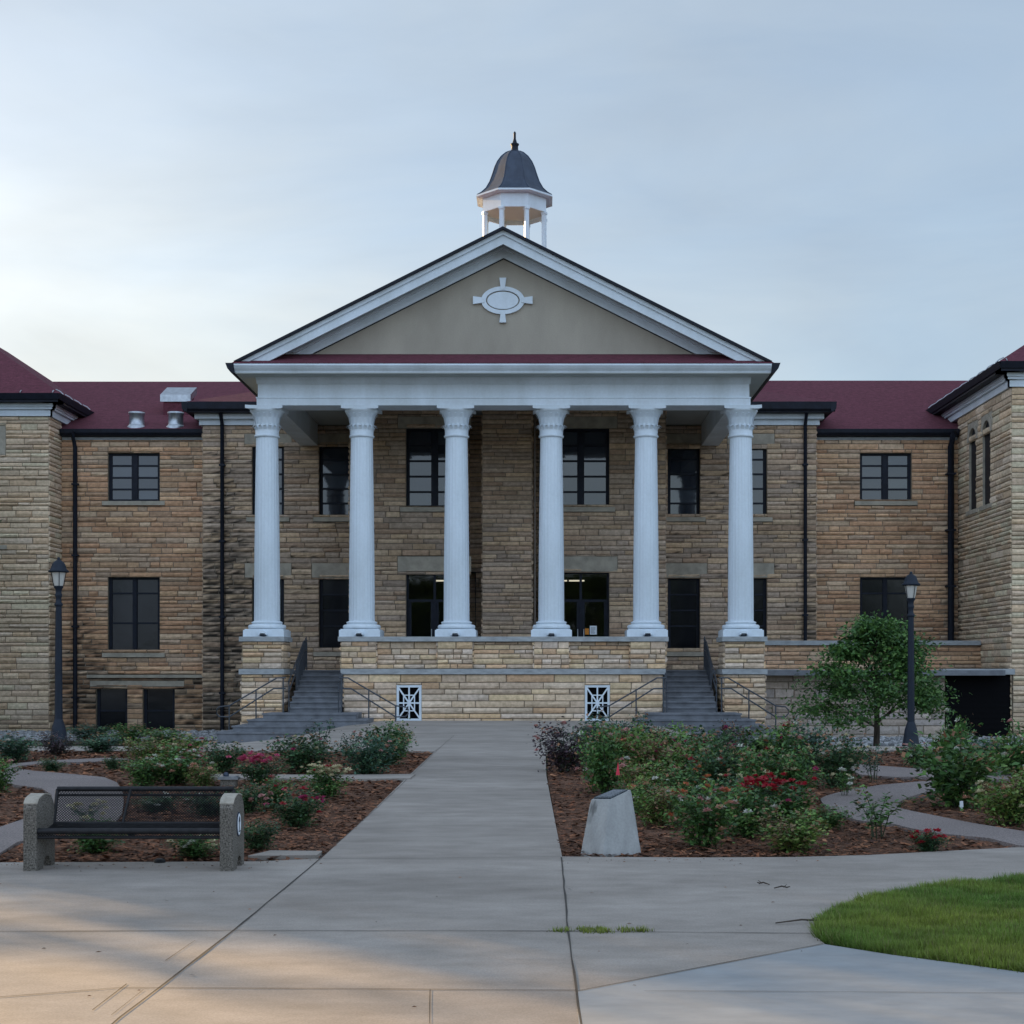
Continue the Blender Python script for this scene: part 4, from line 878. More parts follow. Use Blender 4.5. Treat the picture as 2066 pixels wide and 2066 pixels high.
def rose_meshes(seed, pal, nl, ncane=13, spread=.5, leaf=.072, sparse=False):
    rr = random.Random(seed); st = MB(); pts = []; sz = []; cs = []; tips = []; pl = GREENS[pal]
    clumps = [(rr.uniform(0, 6.28), rr.uniform(.45, 1)) for _ in range(5)]
    for i in range(ncane):
        a = 2*math.pi*i/ncane+rr.uniform(-.3, .3); l = rr.uniform(.72, 1.05) if i % 3 else rr.uniform(.9, 1.22); r = spread*rr.uniform(.25, 1.0) if i % 2 else spread*rr.uniform(.75, 1.1)
        if sparse: r *= .8
        b = (.06*math.cos(a), .06*math.sin(a), 0); e = (r*math.cos(a), r*math.sin(a), l*math.sqrt(max(.15, 1-(r/(spread*1.35))**2))); m_ = (e[0]*.38, e[1]*.38, e[2]*.58)
        st.tube([b, m_, e], [.010, .007, .003], 5, cap=False)
        cb = rr.uniform(.7, 1.3); cf = rr.choice(pl); tips.append(e)
        tone = rr.uniform(.8, 1.25)
        n = nl//ncane
        for k in range(n):
            t = rr.uniform(.12 if not sparse else .3, 1.04); u = t*2
            p = [(b[q]+(m_[q]-b[q])*u if u < 1 else m_[q]+(e[q]-m_[q])*(u-1)) for q in range(3)]
            s_ = (.10 if not sparse else .05)*(1.25-.5*t)
            p = (p[0]+rr.gauss(0, s_), p[1]+rr.gauss(0, s_), max(.03, p[2]+rr.gauss(0, s_*.8)))
            pts.append(p); sz.append(leaf*rr.uniform(.6, 1.35)); c = cf if rr.random() < .6 else rr.choice(pl); f = tone*rr.uniform(.7, 1.35)
            if t > .9 and rr.random() < .22: c = (.14, .07, .035)
            cs.append(tuple(q*f*1.75 for q in c))
    return leafcloud(pts, sz, cs, rr), st, tips
def mk(seed, *a, **k):
    f, s_, tips = rose_meshes(seed, *a, **k)
    fo = f.build('foliage', M['leaf'], None, recalc=False); so_ = s_.build('stem', M['cane'], None, recalc=False)
    fm, sm_ = fo.data, so_.data; bpy.data.objects.remove(fo); bpy.data.objects.remove(so_); return fm, sm_, tips
VAR = {'dark': [mk(1, 'dark', 2300), mk(2, 'dark', 2900, ncane=11, leaf=.058), mk(22, 'dark', 2200, ncane=15, spread=.46)], 'mid': [mk(3, 'mid', 2300), mk(4, 'mid', 1700, ncane=15, leaf=.09), mk(24, 'mid', 2000, ncane=10)], 'light': [mk(5, 'light', 2600), mk(6, 'light', 3000, ncane=11, leaf=.058)],
       'purple': [mk(7, 'purple', 2400, leaf=.06)], 'blue': [mk(8, 'blue', 2300), mk(9, 'blue', 2200, ncane=16)], 'sparse': [mk(10, 'mid', 300, ncane=5, sparse=True, leaf=.08), mk(11, 'blue', 420, ncane=6, sparse=True, leaf=.06), mk(12, 'dark', 500, ncane=6, sparse=True)]}
def blossom_mesh(c, seed):
    rr = random.Random(seed); mb = MB()
    for ring, (n, r, zz, op) in enumerate(((5, 1.0, .0, .35), (5, .72, .12, .7), (4, .42, .22, 1.1))):
        for k in range(n):
            a = 6.283*k/n+ring*.6+rr.uniform(-.2, .2); b = .62 if ring < 2 else .7; f = rr.uniform(.75, 1.15)
            def q(rad, t, z): return (rad*r*math.cos(a+t), rad*r*math.sin(a+t), z)
            cc = tuple(min(.95, x*f*(1-.12*ring)) for x in c)
            mb.add([q(.1, 0, zz-.1), q(.65, b, zz+.25*op), q(1.0, 0, zz+.5*op), q(.65, -b, zz+.25*op)], [(0, 1, 2, 3)], cc)
    o = mb.build('blossom', M['petal'], None, recalc=False); me = o.data; bpy.data.objects.remove(o); return me
BC = {'pink': (.62,.09,.20), 'palepink': (.62,.30,.28), 'white': (.68,.68,.60), 'cream': (.66,.60,.38), 'red': (.42,.012,.03), 'orange': (.60,.17,.07), 'peach': (.62,.33,.22), 'magenta': (.45,.03,.14)}
BM = {k: [blossom_mesh(v, i*3+j) for j in range(2)] for i, (k, v) in enumerate(BC.items())}
def rose(sx, sy, wpx, top, pal, flowers, label, name='rose_bush', group='rose bushes in the mulch beds', cluster=None, fsize=1.0):
    rr = random.Random(int(sx*7+sy*3)); x, y = at(sx, sy); k = y/3000
    mass = 1180 < sx < 1640 and sy < 1640; front = sx > 1300 and 1640 <= sy and wpx > 90; w_ = wpx*k*(1.62 if mass or front else 1.38); h = (sy-top)*k*(1.14 if mass or front else 1.08); v = rr.choice(VAR[pal]); fm, sm_, tips = v
    e = empty(name, (x, y, g(x, y)+.0), rr.uniform(0, 6.28)); tag(e, label, 'rose bush' if name == 'rose_bush' else 'plant', group)
    sxy = w_/1.12; sz_ = h/1.12
    if pal == 'sparse': sxy = w_/.9
    e.scale = (sxy, sxy, sz_)
    put('foliage', fm, e); put('stem', sm_, e)
    inv = Matrix.Rotation(-e.rotation_euler.z, 3, 'Z')
    for colr, n in flowers:
        cen = None
        if cluster: cen = cluster
        for i in range(int(n*2.3+1.2)):
            if cen: # bunched on the top of the side that faces the walk
                p = inv @ Vector((rr.gauss(cen[0], .2), -.15+rr.gauss(0, .12), 0)); px, py, pz = p.x, p.y, cen[1]+rr.gauss(0, .08)
            elif rr.random() < .7:
                t = rr.choice(tips); px, py, pz = t[0]+rr.gauss(0, .04), t[1]+rr.gauss(0, .04), t[2]+rr.uniform(0, .05)
            else:
                a = rr.uniform(0, 6.28); q = rr.uniform(.3, .5); px, py, pz = q*math.cos(a), q*math.sin(a), rr.uniform(.35, .85)
            b = put('blossom', rr.choice(BM[colr]), e); b.location = (px, py, pz); s_ = rr.uniform(.036, .060)*fsize; b.scale = (s_/sxy, s_/sxy, s_*.8/sz_)
            b.rotation_euler = (rr.uniform(-.6, .6), rr.uniform(-.6, .6), rr.uniform(0, 6))
    return e
ROSES = [
 # right bed, by the walk and behind
 (1138, 1560, 104, 1458, 'purple', [('palepink', 6)], 'dark purple leaved rose bush at the left front of the right bed, beside the walk'),
 (1222, 1604, 90, 1480, 'mid', [('white', 3), ('palepink', 2)], 'mid green rose bush between the purple bush and the concrete marker'),
 (1205, 1548, 84, 1452, 'blue', [('white', 2)], 'bluish green bush under the handrail right of the right vent grille'),
 (1262, 1572, 84, 1470, 'light', [('orange', 3), ('palepink', 2)], 'light green rose bush with orange buds behind the concrete marker'),
 (1318, 1600, 96, 1480, 'light', [('palepink', 3), ('magenta', 2)], 'yellow green rose bush with a few pink roses, below the right steps'),
 (1288, 1545, 70, 1452, 'blue', [('white', 2)], 'blue green tall bush in front of the left end of the right steps'),
 (1350, 1545, 90, 1466, 'mid', [('peach', 3), ('cream', 3), ('white', 1)], 'bush topped with cream and peach roses in front of the right steps'),
 (1385, 1588, 92, 1478, 'mid', [('magenta', 3), ('palepink', 2)], 'green bush with one bright pink rose in the middle of the right bed'),
 (1430, 1560, 84, 1472, 'dark', [('white', 2), ('cream', 3)], 'dark rose bush with white roses centred below the right steps'),
 (1476, 1552, 46, 1462, 'purple', [('magenta', 1)], 'narrow dark upright rose stem rising in front of the right steps'),
 (1448, 1610, 86, 1500, 'dark', [('red', 2), ('white', 2)], 'dark green bush with a white and a red rose left of the red flowered bush'),
 (1520, 1570, 90, 1478, 'dark', [('magenta', 5), ('red', 3)], 'rose bush with dark pink roses at the right foot of the steps'),
 (1568, 1572, 92, 1462, 'mid', [('white', 3), ('palepink', 3), ('red', 1)], 'tall green rose bush in front of the areaway handrail'),
 (1530, 1622, 92, 1522, 'mid', [('cream', 4), ('red', 2)], 'green bush with small cream roses just behind the red flowered bush'),
 (1622, 1560, 74, 1466, 'blue', [('white', 2)], 'bluish rose bush left of the young tree trunk'),
 (1600, 1620, 84, 1520, 'mid', [('cream', 3), ('magenta', 1)], 'green bush with one magenta rose left of the far aggregate strip'),
 (1690, 1592, 104, 1478, 'dark', [('white', 4), ('peach', 4), ('cream', 4)], 'dark rounded bush topped with cream and peach roses below the young tree'),
 (1545, 1664, 116, 1574, 'dark', [('red', 26)], 'dark bush crowned by a dense bunch of red roses'),
 (1330, 1668, 96, 1578, 'light', [('orange', 2), ('peach', 2), ('white', 1)], 'light green bush directly right of the concrete marker'),
 (1422, 1712, 112, 1592, 'mid', [('orange', 3), ('peach', 3), ('palepink', 2), ('white', 2)], 'front bush with orange and peach roses on its left top, right of the marker'),
 (1508, 1690, 100, 1596, 'mid', [('white', 1)], 'plain green front bush below the red flowered bush'),
 (1600, 1722, 106, 1640, 'light', [], 'low yellow green bush without flowers at the front edge of the right bed'),
 (1668, 1672, 80, 1626, 'mid', [], 'low green bush at the left turn of the aggregate path'),
 (1770, 1694, 104, 1598, 'sparse', [], 'sparse two stemmed young rose with few leaves in front of the aggregate path'),
 (1872, 1722, 62, 1674, 'dark', [('red', 7)], 'small low rose with bright red flowers near the right end of the bed'),
 (1762, 1578, 60, 1500, 'sparse', [('cream', 1)], 'spindly weed like rose between the two aggregate strips'),
 (1705, 1612, 44, 1556, 'sparse', [('white', 2), ('cream', 1)], 'thin stemmed rose with one white bloom left of the aggregate strip'),
 (1856, 1548, 72, 1498, 'dark', [('palepink', 7), ('white', 5)], 'low rose bush with pale pink and white roses at the lamp post foot'),
 (1932, 1632, 158, 1476, 'mid', [('white', 5), ('cream', 2)], 'largest green rose bush, with a white label stake at its foot'),
 (1922, 1560, 60, 1442, 'mid', [('white', 9)], 'tall rose topped by a cluster of white roses before the black areaway gate'),
 (1990, 1560, 96, 1478, 'blue', [('white', 6), ('palepink', 2)], 'bluish bush with white roses below the black areaway gate'),
 (2044, 1666, 104, 1560, 'light', [('cream', 6), ('peach', 2)], 'yellowish bush with cream roses at the right edge of the view'),
 (2052, 1570, 84, 1462, 'mid', [('cream', 5), ('palepink', 2)], 'green bush with cream roses behind the yellowish one at the right edge'),
 (2110, 1620, 96, 1520, 'mid', [('white', 3)], 'green rose bush half outside the right edge of the view'),
 (1282, 1640, 70, 1570, 'mid', [('palepink', 2)], 'small green bush just behind the right shoulder of the marker'),
 (1380, 1640, 92, 1556, 'mid', [('orange', 2), ('white', 2)], 'green bush with orange buds in the middle row of the right bed'),
 (1468, 1652, 92, 1570, 'dark', [('palepink', 2), ('white', 1)], 'dark green bush left of the dense red roses'),
 (1590, 1668, 84, 1590, 'mid', [('magenta', 1)], 'green bush between the red roses and the aggregate path turn'),
 (1470, 1600, 90, 1506, 'light', [('cream', 3), ('palepink', 2)], 'light green bush with cream roses amid the thick of the right bed'),
 (1300, 1618, 84, 1530, 'light', [('palepink', 3)], 'light green bush with pale pink roses in the thick of the right bed'),
 # left bed
 (778, 1546, 96, 1462, 'dark', [('cream', 2)], 'tall dark green bush nearest the central walk in the left bed'),
 (742, 1566, 96, 1480, 'blue', [('palepink', 2)], 'blue green bush in front of the tallest one by the walk'),
 (800, 1530, 60, 1462, 'mid', [('cream', 3)], 'small bush tip reaching over the walk corner of the left bed'),
 (610, 1562, 108, 1478, 'dark', [('magenta', 2), ('cream', 1)], 'wide dark rose bush below the left steps'),
 (646, 1536, 70, 1448, 'sparse', [], 'tall bare rose shoots standing before the left steps'),
 (706, 1542, 50, 1472, 'sparse', [('palepink', 1)], 'thin rose shoots between the two big bushes of the left bed'),
 (524, 1586, 74, 1528, 'dark', [('pink', 16)], 'small bush topped with bright pink roses'),
 (655, 1612, 84, 1548, 'mid', [('cream', 14), ('red', 1)], 'bush topped with a spray of cream roses beside the pale strip'),
 (600, 1672, 94, 1590, 'dark', [('magenta', 3), ('red', 3)], 'round dark bush with three pink red roses right of the bench'),
 (552, 1634, 74, 1574, 'mid', [('red', 2), ('palepink', 1)], 'green bush between the pink roses and the round dark bush'),
 (500, 1642, 74, 1576, 'dark', [('palepink', 3)], 'green bush just above the right end of the bench'),
 (520, 1718, 76, 1652, 'dark', [], 'plain dark bush just right of the bench end slab'),
 (450, 1562, 76, 1494, 'dark', [('cream', 2)], 'plain dark green bush left of the bright pink roses'),
 (352, 1586, 100, 1510, 'mid', [('white', 5), ('peach', 4), ('pink', 3)], 'bush behind the bench with mixed white and peach roses'),
 (292, 1590, 84, 1524, 'mid', [('white', 3)], 'green bush with few white roses left of the mixed one behind the bench'),
 (366, 1548, 84, 1484, 'light', [('pink', 5), ('cream', 3)], 'bush with salmon pink roses on top in the far part of the left bed'),
 (300, 1545, 90, 1482, 'light', [('cream', 2)], 'reddish green bush before the left basement windows'),
 (410, 1590, 60, 1536, 'light', [('peach', 3), ('white', 2)], 'small bush left of the metal box behind the bench'),
 (112, 1526, 66, 1478, 'purple', [], 'dark bush hiding the foot of the left lamp post'),
 (104, 1560, 44, 1528, 'dark', [], 'small dark plant on the tip of the left aggregate path'),
 (26, 1540, 84, 1482, 'blue', [('white', 2)], 'bluish bush in the far left corner'),
 (-6, 1602, 76, 1530, 'mid', [('palepink', 1)], 'green rose bush cut by the left edge of the view'),
 (228, 1556, 36, 1524, 'dark', [], 'very small dark plant in the far left mulch'),
 (200, 1520, 84, 1482, 'blue', [], 'low bluish bush behind the aggregate path on the left'),
 (190, 1724, 100, 1656, 'mid', [('cream', 5)], 'low bush under the left half of the bench'),
 (178, 1668, 62, 1614, 'sparse', [('cream', 6)], 'pale flowered bush seen through the bench mesh'),
 (392, 1734, 92, 1682, 'mid', [('cream', 6), ('white', 3)], 'low bush with cream roses under the right half of the bench'),
 (420, 1648, 90, 1596, 'dark', [('white', 1)], 'dark bush seen through the right half of the bench mesh'),
 (318, 1640, 84, 1600, 'dark', [('white', 2)], 'dark bush seen through the middle of the bench mesh'),
 (258, 1500, 90, 1464, 'mid', [], 'loose green growth below the basement windows'),
 (180, 1498, 84, 1462, 'blue', [], 'green ground shrub below the left basement window'),
 (330, 1508, 80, 1468, 'mid', [('white', 1)], 'loose shrub below and right of the basement windows'),
]
for q in ROSES:
    cl = None; fs = 1.0
    if 'dense bunch' in q[6]: cl = (0, .92); fs = 1.15
    if 'bright pink roses' in q[6] and 'topped' in q[6]: cl = (0, .98); fs = 1.1
    if 'spray of cream' in q[6]: cl = (0, .98)
    rose(*q, cluster=cl, fsize=fs)
# plant label stakes and small things
x, y = at(1922, 1632); mb = MB(); mb.box(x-.012, x+.012, y-.012-.35, y-.006-.35, g(x, y), g(x, y)+.1); mb.prism([(x-.022, .07), (x+.022, .07), (x+.018, .14), (x-.018, .14)], 'y', y-.37, y-.362)
tag(mb.build('plant_label', M['paper']), 'white plant label stake at the foot of the largest rose bush', 'label')
x, y = at(1246, 1625); mb = MB(); mb.tube([(x, y, 0), (x, y, .48)], .004, 5); f = mb.build('marker_flag', M['steel']); tag(f, 'small red marking flag standing just behind the concrete marker', 'flag')
x, y = 0, 0
mb = MB(); fx, fy = at(1246, 1625)
mb.prism([(fx-.022, .38), (fx+.028, .38), (fx+.006, .54)], 'y', fy-.005, fy+.004); mb.build('flag_sheet', M['flag'], f)
# small irrigation valve box near the bench
x, y = at(462, 1590); e = empty('valve_box', (x, y, g(x, y))); e.scale = (.8, .8, .75); tag(e, 'small pale metal box with a bluish cap behind the right end of the bench', 'box')
mb = MB(); mb.box(-.13, .13, -.09, .09, 0, .16); mb.build('body', M['slab'], e)
mb = MB(); mb.prism([(-.17, .16), (.17, .16), (.17, .19), (.12, .215), (-.12, .215), (-.17, .19)], 'y', -.11, .11); mb.build('lid', M['tin'], e)
mb = MB(); mb.lathe([(.045, .215), (.05, .25), (.03, .285), (.01, .29)], -.05, 0, seg=12); mb.build('cap', M['lead'], e)
for i, (sx, sy, l, a, lab) in enumerate(((1618, 1873, .36, .25, 'thin brown twig lying on the plaza beside the lawn'), (1578, 1803, .12, .1, 'short twig on the plaza right of the marker'), (1540, 1795, .1, 2.6, 'bent little twig on the plaza between two others'))):
    x, y = at(sx, sy); mb = MB(); z = .042; dx, dy = math.cos(a), math.sin(a)
    mb.tube([(x-dx*l/2, y-dy*l/2, z), (x, y+.01, z+.012), (x+dx*l*.3, y+dy*l*.3, z+.004), (x+dx*l/2, y+dy*l/2, z+.01)], [.004, .006, .006, .003], 6)
    mb.tube([(x+dx*l*.1, y+dy*l*.1, z+.005), (x+dx*l*.35, y+dy*l*.35+.04, z+.02)], [.004, .002], 5)
    tag(mb.build('twig', M['bark']), lab, 'twig')
x, y = at(322, 1747); mb = MB(); mb.lathe([(.045, .0), (.05, .045), (.03, .06)], x, y, seg=12); tag(mb.build('drain_cap', M['steel']), 'small dark drain cap at the edge of the plaza under the bench', 'cap')
# a pale bit of bark and leaf litter on the paving
lt = MB(); rr = random.Random(9)
for i in range(26):
    sx, sy = rr.uniform(0, 1640), rr.uniform(1760, 2060); x, y = at(sx, sy); l = rr.uniform(.006, .022); a = rr.uniform(0, 3); c = rr.choice([(.5,.4,.3), (1.5,1.2,.8), (.8,.7,.5), (2.2,2,1.6)])
    lt.add([(x+l*math.cos(a), y+l*math.sin(a), .0375), (x-l*.4*math.sin(a), y+l*.4*math.cos(a), .041), (x-l*math.cos(a), y-l*math.sin(a), .0375), (x+l*.4*math.sin(a), y-l*.4*math.cos(a), .0372)], [(0, 1, 2, 3)], c)
for i in range(150):
    sx = rr.uniform(0, 1900); sy = (1752 if sx < 520 else 1742 if sx < 650 else 1742-(sx-1134)*.004 if sx > 1134 else 0)+abs(rr.gauss(0, 6))
    if sy < 1700 or (sx > 1650 and sy > 1735): continue
    if sx > 1650: sy -= (sx-1650)*.05
    x, y = at(sx, sy); l = rr.uniform(.006, .018); a = rr.uniform(0, 3); c = rr.choice([(1,.9,.8), (1.5,1.2,.8), (.7,.7,.6)])
    lt.add([(x+l*math.cos(a), y+l*math.sin(a), .0375), (x-l*.3*math.sin(a), y+l*.3*math.cos(a), .042), (x-l*math.cos(a), y-l*math.sin(a), .0375), (x+l*.3*math.sin(a), y-l*.3*math.cos(a), .0372)], [(0, 1, 2, 3)], c)
tag(lt.build('leaf_litter', M['mulch'], recalc=False), 'bits of bark and dry leaf scattered on the plaza', 'litter', kind='stuff')
# ------------------------------------------------------------------ bench
def bench():
    e = empty('bench', (-3.32, 11.92, .03)); tag(e, 'mesh seated bench with pebbled concrete end slabs at the edge of the plaza', 'bench')
    prof = []          # side outline in (y, z): arched top, notched foot
    top = [(0, .50), (.012, .535), (.05, .57), (.11, .587), (.19, .60), (.27, .592), (.35, .575), (.41, .53), (.44, .47)]
    prof = [(0, 0), (0, .50)]+top[1:]+[(.45, .40), (.45, 0), (.35, 0), (.34, .05), (.30, .085), (.24, .095), (.20, .08), (.17, .05), (.16, 0)]
    for x0, x1 in ((-.84, -.735), (.735, .84)):
        mb = MB(); mb.prism(prof, 'x', x0, x1); s_ = mb.build('end_slab', M['slab'], e)
        cp = MB(); tt = top[1:7]; cp.prism([(y, z+.001) for y, z in tt]+[(y, z+.010) for y, z in reversed(tt)], 'x', x0-.004, x1+.004); cp.build('arm_cap', M['slabcap'], s_)
        if x0 > 0:   # oval emblem on the outer face
            em = MB(); n = 28; cy, cz = .215, .355
            em.prism([(cy+.075*math.cos(6.283*k/n), cz+.10*math.sin(6.283*k/n)) for k in range(n)], 'x', x1, x1+.006); em.build('emblem', M['ink'], s_)
            em = MB(); em.prism([(cy+.062*math.cos(6.283*k/n), cz+.087*math.sin(6.283*k/n)) for k in range(n)], 'x', x1+.006, x1+.009); e2 = em.build('emblem', M['paper'], s_)
            em = MB()
            em.prism([(cy-.008, cz-.05), (cy+.008, cz-.05), (cy+.008, cz+.02), (cy-.008, cz+.02)], 'x', x1+.009, x1+.011)
            em.prism([(cy-.028, cz+.02), (cy+.028, cz+.02), (cy+.02, cz+.05), (cy, cz+.065), (cy-.02, cz+.05)], 'x', x1+.009, x1+.011)
            em.prism([(cy-.03, cz-.062), (cy+.03, cz-.062), (cy+.03, cz-.052), (cy-.03, cz-.052)], 'x', x1+.009, x1+.011); em.build('emblem_mark', M['ink'], s_)
    def lattice(P, nu, nv, t):       # expanded metal: crossing diagonal strands over a (0..1, 0..1) sheet
        mb = MB(); N_ = nu+nv
        LU, LV = nu, nv
        for sg in (1, -1):
            for k in range(-nv, nu+1):
                # line u = k + v (sg=1) or u = k + (nv - v)
                u0, v0, u1, v1 = k, 0, k+nv, nv
                if u0 < 0: v0 -= u0; u0 = 0
                if u1 > nu: v1 -= (u1-nu); u1 = nu
                if v1-v0 <= 0: continue
                a = (u0/nu, v0/nv); b = (u1/nu, v1/nv)
                if sg < 0: a = (1-a[0], a[1]); b = (1-b[0], b[1])
                n = max(1, int((v1-v0)/4)); 
                for i in range(n):
                    p = [a[q]+(b[q]-a[q])*i/n for q in (0, 1)]; r = [a[q]+(b[q]-a[q])*(i+1)/n for q in (0, 1)]
                    p0, p1 = Vector(P(*p)), Vector(P(*r)); pn_ = Vector(P(p[0]+.001, p[1]))-Vector(P(*p)); d = pn_.normalized()*t
                    nn_ = d.cross(p1-p0).normalized()*t*.6
                    mb.add([tuple(p0-d-nn_), tuple(p0+d+nn_), tuple(p1+d+nn_), tuple(p1-d-nn_)], [(0, 1, 2, 3)])
                    mb.add([tuple(p0-d+nn_), tuple(p0+d-nn_), tuple(p1+d-nn_), tuple(p1-d+nn_)], [(0, 1, 2, 3)])
        return mb
    X0, X1 = -.735, .735
    def seat(u, v):   # curved seat sheet from front lip to the back
        y = .03+v*.40; z = .345-.03*math.sin(v*math.pi)-(.05*(1-v/.1)**2 if v < .1 else 0); return (X0+(X1-X0)*u, y, z)
    mb = lattice(seat, 66, 20, .0034)
    s_ = mb.build('seat', M['steel'], e, recalc=False)
    mb = lattice(lambda u, v: (X0+(X1-X0)*u, .02, .268+.05*v), 66, 3, .0034); mb.build('apron', M['steel'], e, recalc=False)
    fr = MB(); fr.tube([(X0, .03, .318), (X1, .03, .318)], .024, 8); fr.tube([(X0, .03, .268), (X1, .03, .268)], .014, 6); fr.tube([(X0, .42, .34), (X1, .42, .34)], .014, 8); fr.box(-.012, .012, .03, .42, .27, .30)
    fr.build('seat_frame', M['steel'], e)
    bx0, bx1 = -.735, .74
    def back(u, v): return (bx0+(bx1-bx0)*u, .42+.09*v, .34+.275*v)
    mb = lattice(back, 62, 13, .0037); mb.build('backrest', M['steel'], e, recalc=False)
    fr = MB(); fr.tube([(bx0, .52, .618), (bx1, .52, .618)], .021, 8); fr.tube([(bx0, .505, .568), (bx1, .505, .568)], .011, 6); fr.tube([(bx0, .42, .34), (bx0, .52, .615)], .016, 6); fr.tube([(bx1, .42, .34), (bx1, .52, .615)], .016, 6)
    fr.tube([(-.16, .41, .34), (-.12, .51, .615)], .013, 6)
    fr.build('back_frame', M['steel'], e)
    return e
bench()
# ------------------------------------------------------------------ concrete marker
e = empty('stone_marker', (.6, 13.05, .0)); tag(e, 'grey tapered concrete marker with a slanted dark plaque, beside the walk', 'marker')
z0 = -.02
bs = [(.325, 13.16), (.530, 12.90), (.888, 13.10), (.683, 13.36)]; tp = [(.42, 13.13, .495), (.594, 13.01, .505), (.793, 13.15, .582), (.645, 13.26, .575)]
mb = MB(); rr = random.Random(3); Vs = []; Cs = []; n = 18; m_ = 16
def lerp(a, b, t): return tuple(a[i]+(b[i]-a[i])*t for i in range(len(a)))
for s_ in range(4):
    b0, b1, t0, t1 = (*bs[s_], z0), (*bs[(s_+1) % 4], z0), tp[s_], tp[(s_+1) % 4]
    for i in range(n):
        u = i/n
        for j in range(m_+1):
            v = j/m_; p = lerp(lerp(b0, b1, u), lerp(t0, t1, u), v); cen = (.607, 13.13)
            ru = min(u, 1-u)*2; k = 1-.035*(1-ru)**6*(1) - (.03*v**14)
            dd = rr.uniform(-.0012, .0012)-(rr.uniform(0, .012) if j == 0 else 0)
            Vs.append((cen[0]-.6+(p[0]-cen[0])*(k)+dd, cen[1]-13.05+(p[1]-cen[1])*k+dd, p[2]))
            stn = 1-.55*smooth(.16-abs(v-.86)+.05*math.sin(u*30), .0, .12)*(1 if (s_ == 0 and .1 < u < .4) else 0)-.14*smooth(math.sin(u*13+s_)*.08+.16-v, 0, .15)-.2*smooth(.1-abs(v-.66), 0, .08)*(1 if s_ == 0 and u < .25 else 0)
            Cs.append((stn, stn, stn*1.01))
L_ = 4*n
mb.add(Vs, [(i*(m_+1)+j, ((i+1) % L_)*(m_+1)+j, ((i+1) % L_)*(m_+1)+j+1, i*(m_+1)+j+1) for i in range(L_) for j in range(m_)], Cs, smooth=True)
ring = [i*(m_+1)+m_ for i in range(L_)]; cenv = tuple(sum(Vs[i][q] for i in ring)/L_ for q in range(3))
mb.add([Vs[i] for i in ring]+[cenv], [(i, (i+1) % L_, L_) for i in range(L_)])
mb.build('body', M['marker'], e)
tpl = [Vector((p[0]-.6, p[1]-13.05, p[2])) for p in tp]; cc = sum(tpl, Vector())/4
nrm = (tpl[1]-tpl[0]).cross(tpl[2]-tpl[0]).normalized()
q = [cc+(p-cc)*.80 for p in tpl]
mb = MB(); lo = [tuple(p+nrm*.0) for p in q]; hi = [tuple(p+nrm*.014) for p in q]; mb.add(lo+hi, [(0,1,2,3), (4,5,6,7), (0,1,5,4), (1,2,6,5), (2,3,7,6), (3,0,4,7)])
pq = mb.build('plaque', M['bronze'], e)
mb = MB()
for k in range(5):
    v0 = .22+k*.14
    for u0, u1 in ((.15, .45), (.5, .85)):
        P_ = [lerp(lerp(hi[0], hi[1], u), lerp(hi[3], hi[2], u), v) for u, v in ((u0, v0), (u1, v0), (u1, v0+.05), (u0, v0+.05))]
        mb.add([tuple(Vector(p)+nrm*.0015) for p in P_], [(0, 1, 2, 3)])
mb.build('raised_lettering', M['tin'], pq)
# ------------------------------------------------------------------ lamp posts
def lamp(x, y, label):
    z = g(x, y)
    e = empty('street_lamp', (x, y, z)); tag(e, label, 'street lamp', 'lamp posts in the garden')
    p_ = MB(); p_.lathe([(.21, -.1), (.21, .10), (.185, .14), (.165, .30), (.15, .42), (.11, .55), (.085, .62)], 0, 0, seg=20); p_.build('base', M['post'], e)
    p_ = MB(); p_.lathe([(.088, .58), (.082, 1.4), (.075, 2.5), (.066, 3.1)], 0, 0, seg=24, rf=lambda t, z: 1-.06*abs(math.sin(t*6))); p_.build('pole', M['post'], e)
    p_ = MB(); p_.lathe([(.066, 3.08), (.09, 3.11), (.09, 3.14), (.065, 3.17), (.055, 3.26), (.075, 3.31), (.075, 3.34), (.06, 3.38), (.07, 3.46), (.10, 3.50), (.10, 3.53)], 0, 0, seg=20)
    p_.build('collar', M['post'], e)
    p_ = MB(); p_.lathe([(.085, 3.53), (.10, 3.57), (.135, 3.78), (.155, 3.84)], 0, 0, seg=20); gl = p_.build('lantern_glass', M['frost'], e)
    q = MB()
    for k in range(4):
        t = k*math.pi/2+.4; q.tube([(.105*math.cos(t), .105*math.sin(t), 3.53), (.158*math.cos(t), .158*math.sin(t), 3.84)], .008, 5)
    q.build('lantern_rib', M['post'], gl)
    p_ = MB(); p_.lathe([(.16, 3.82), (.215, 3.83), (.22, 3.86), (.17, 3.90), (.155, 3.95), (.135, 4.01), (.10, 4.06), (.05, 4.09), (.03, 4.10), (.035, 4.12), (.03, 4.15), (.008, 4.16)], 0, 0, seg=24); p_.build('lantern_cap', M['post'], e)
lamp(-10.57, 32.5, 'dark blue street lamp before the left wing, its foot hidden by a dark bush')
lamp(8.68, 35.0, 'dark blue street lamp beside the young tree and the right wing')
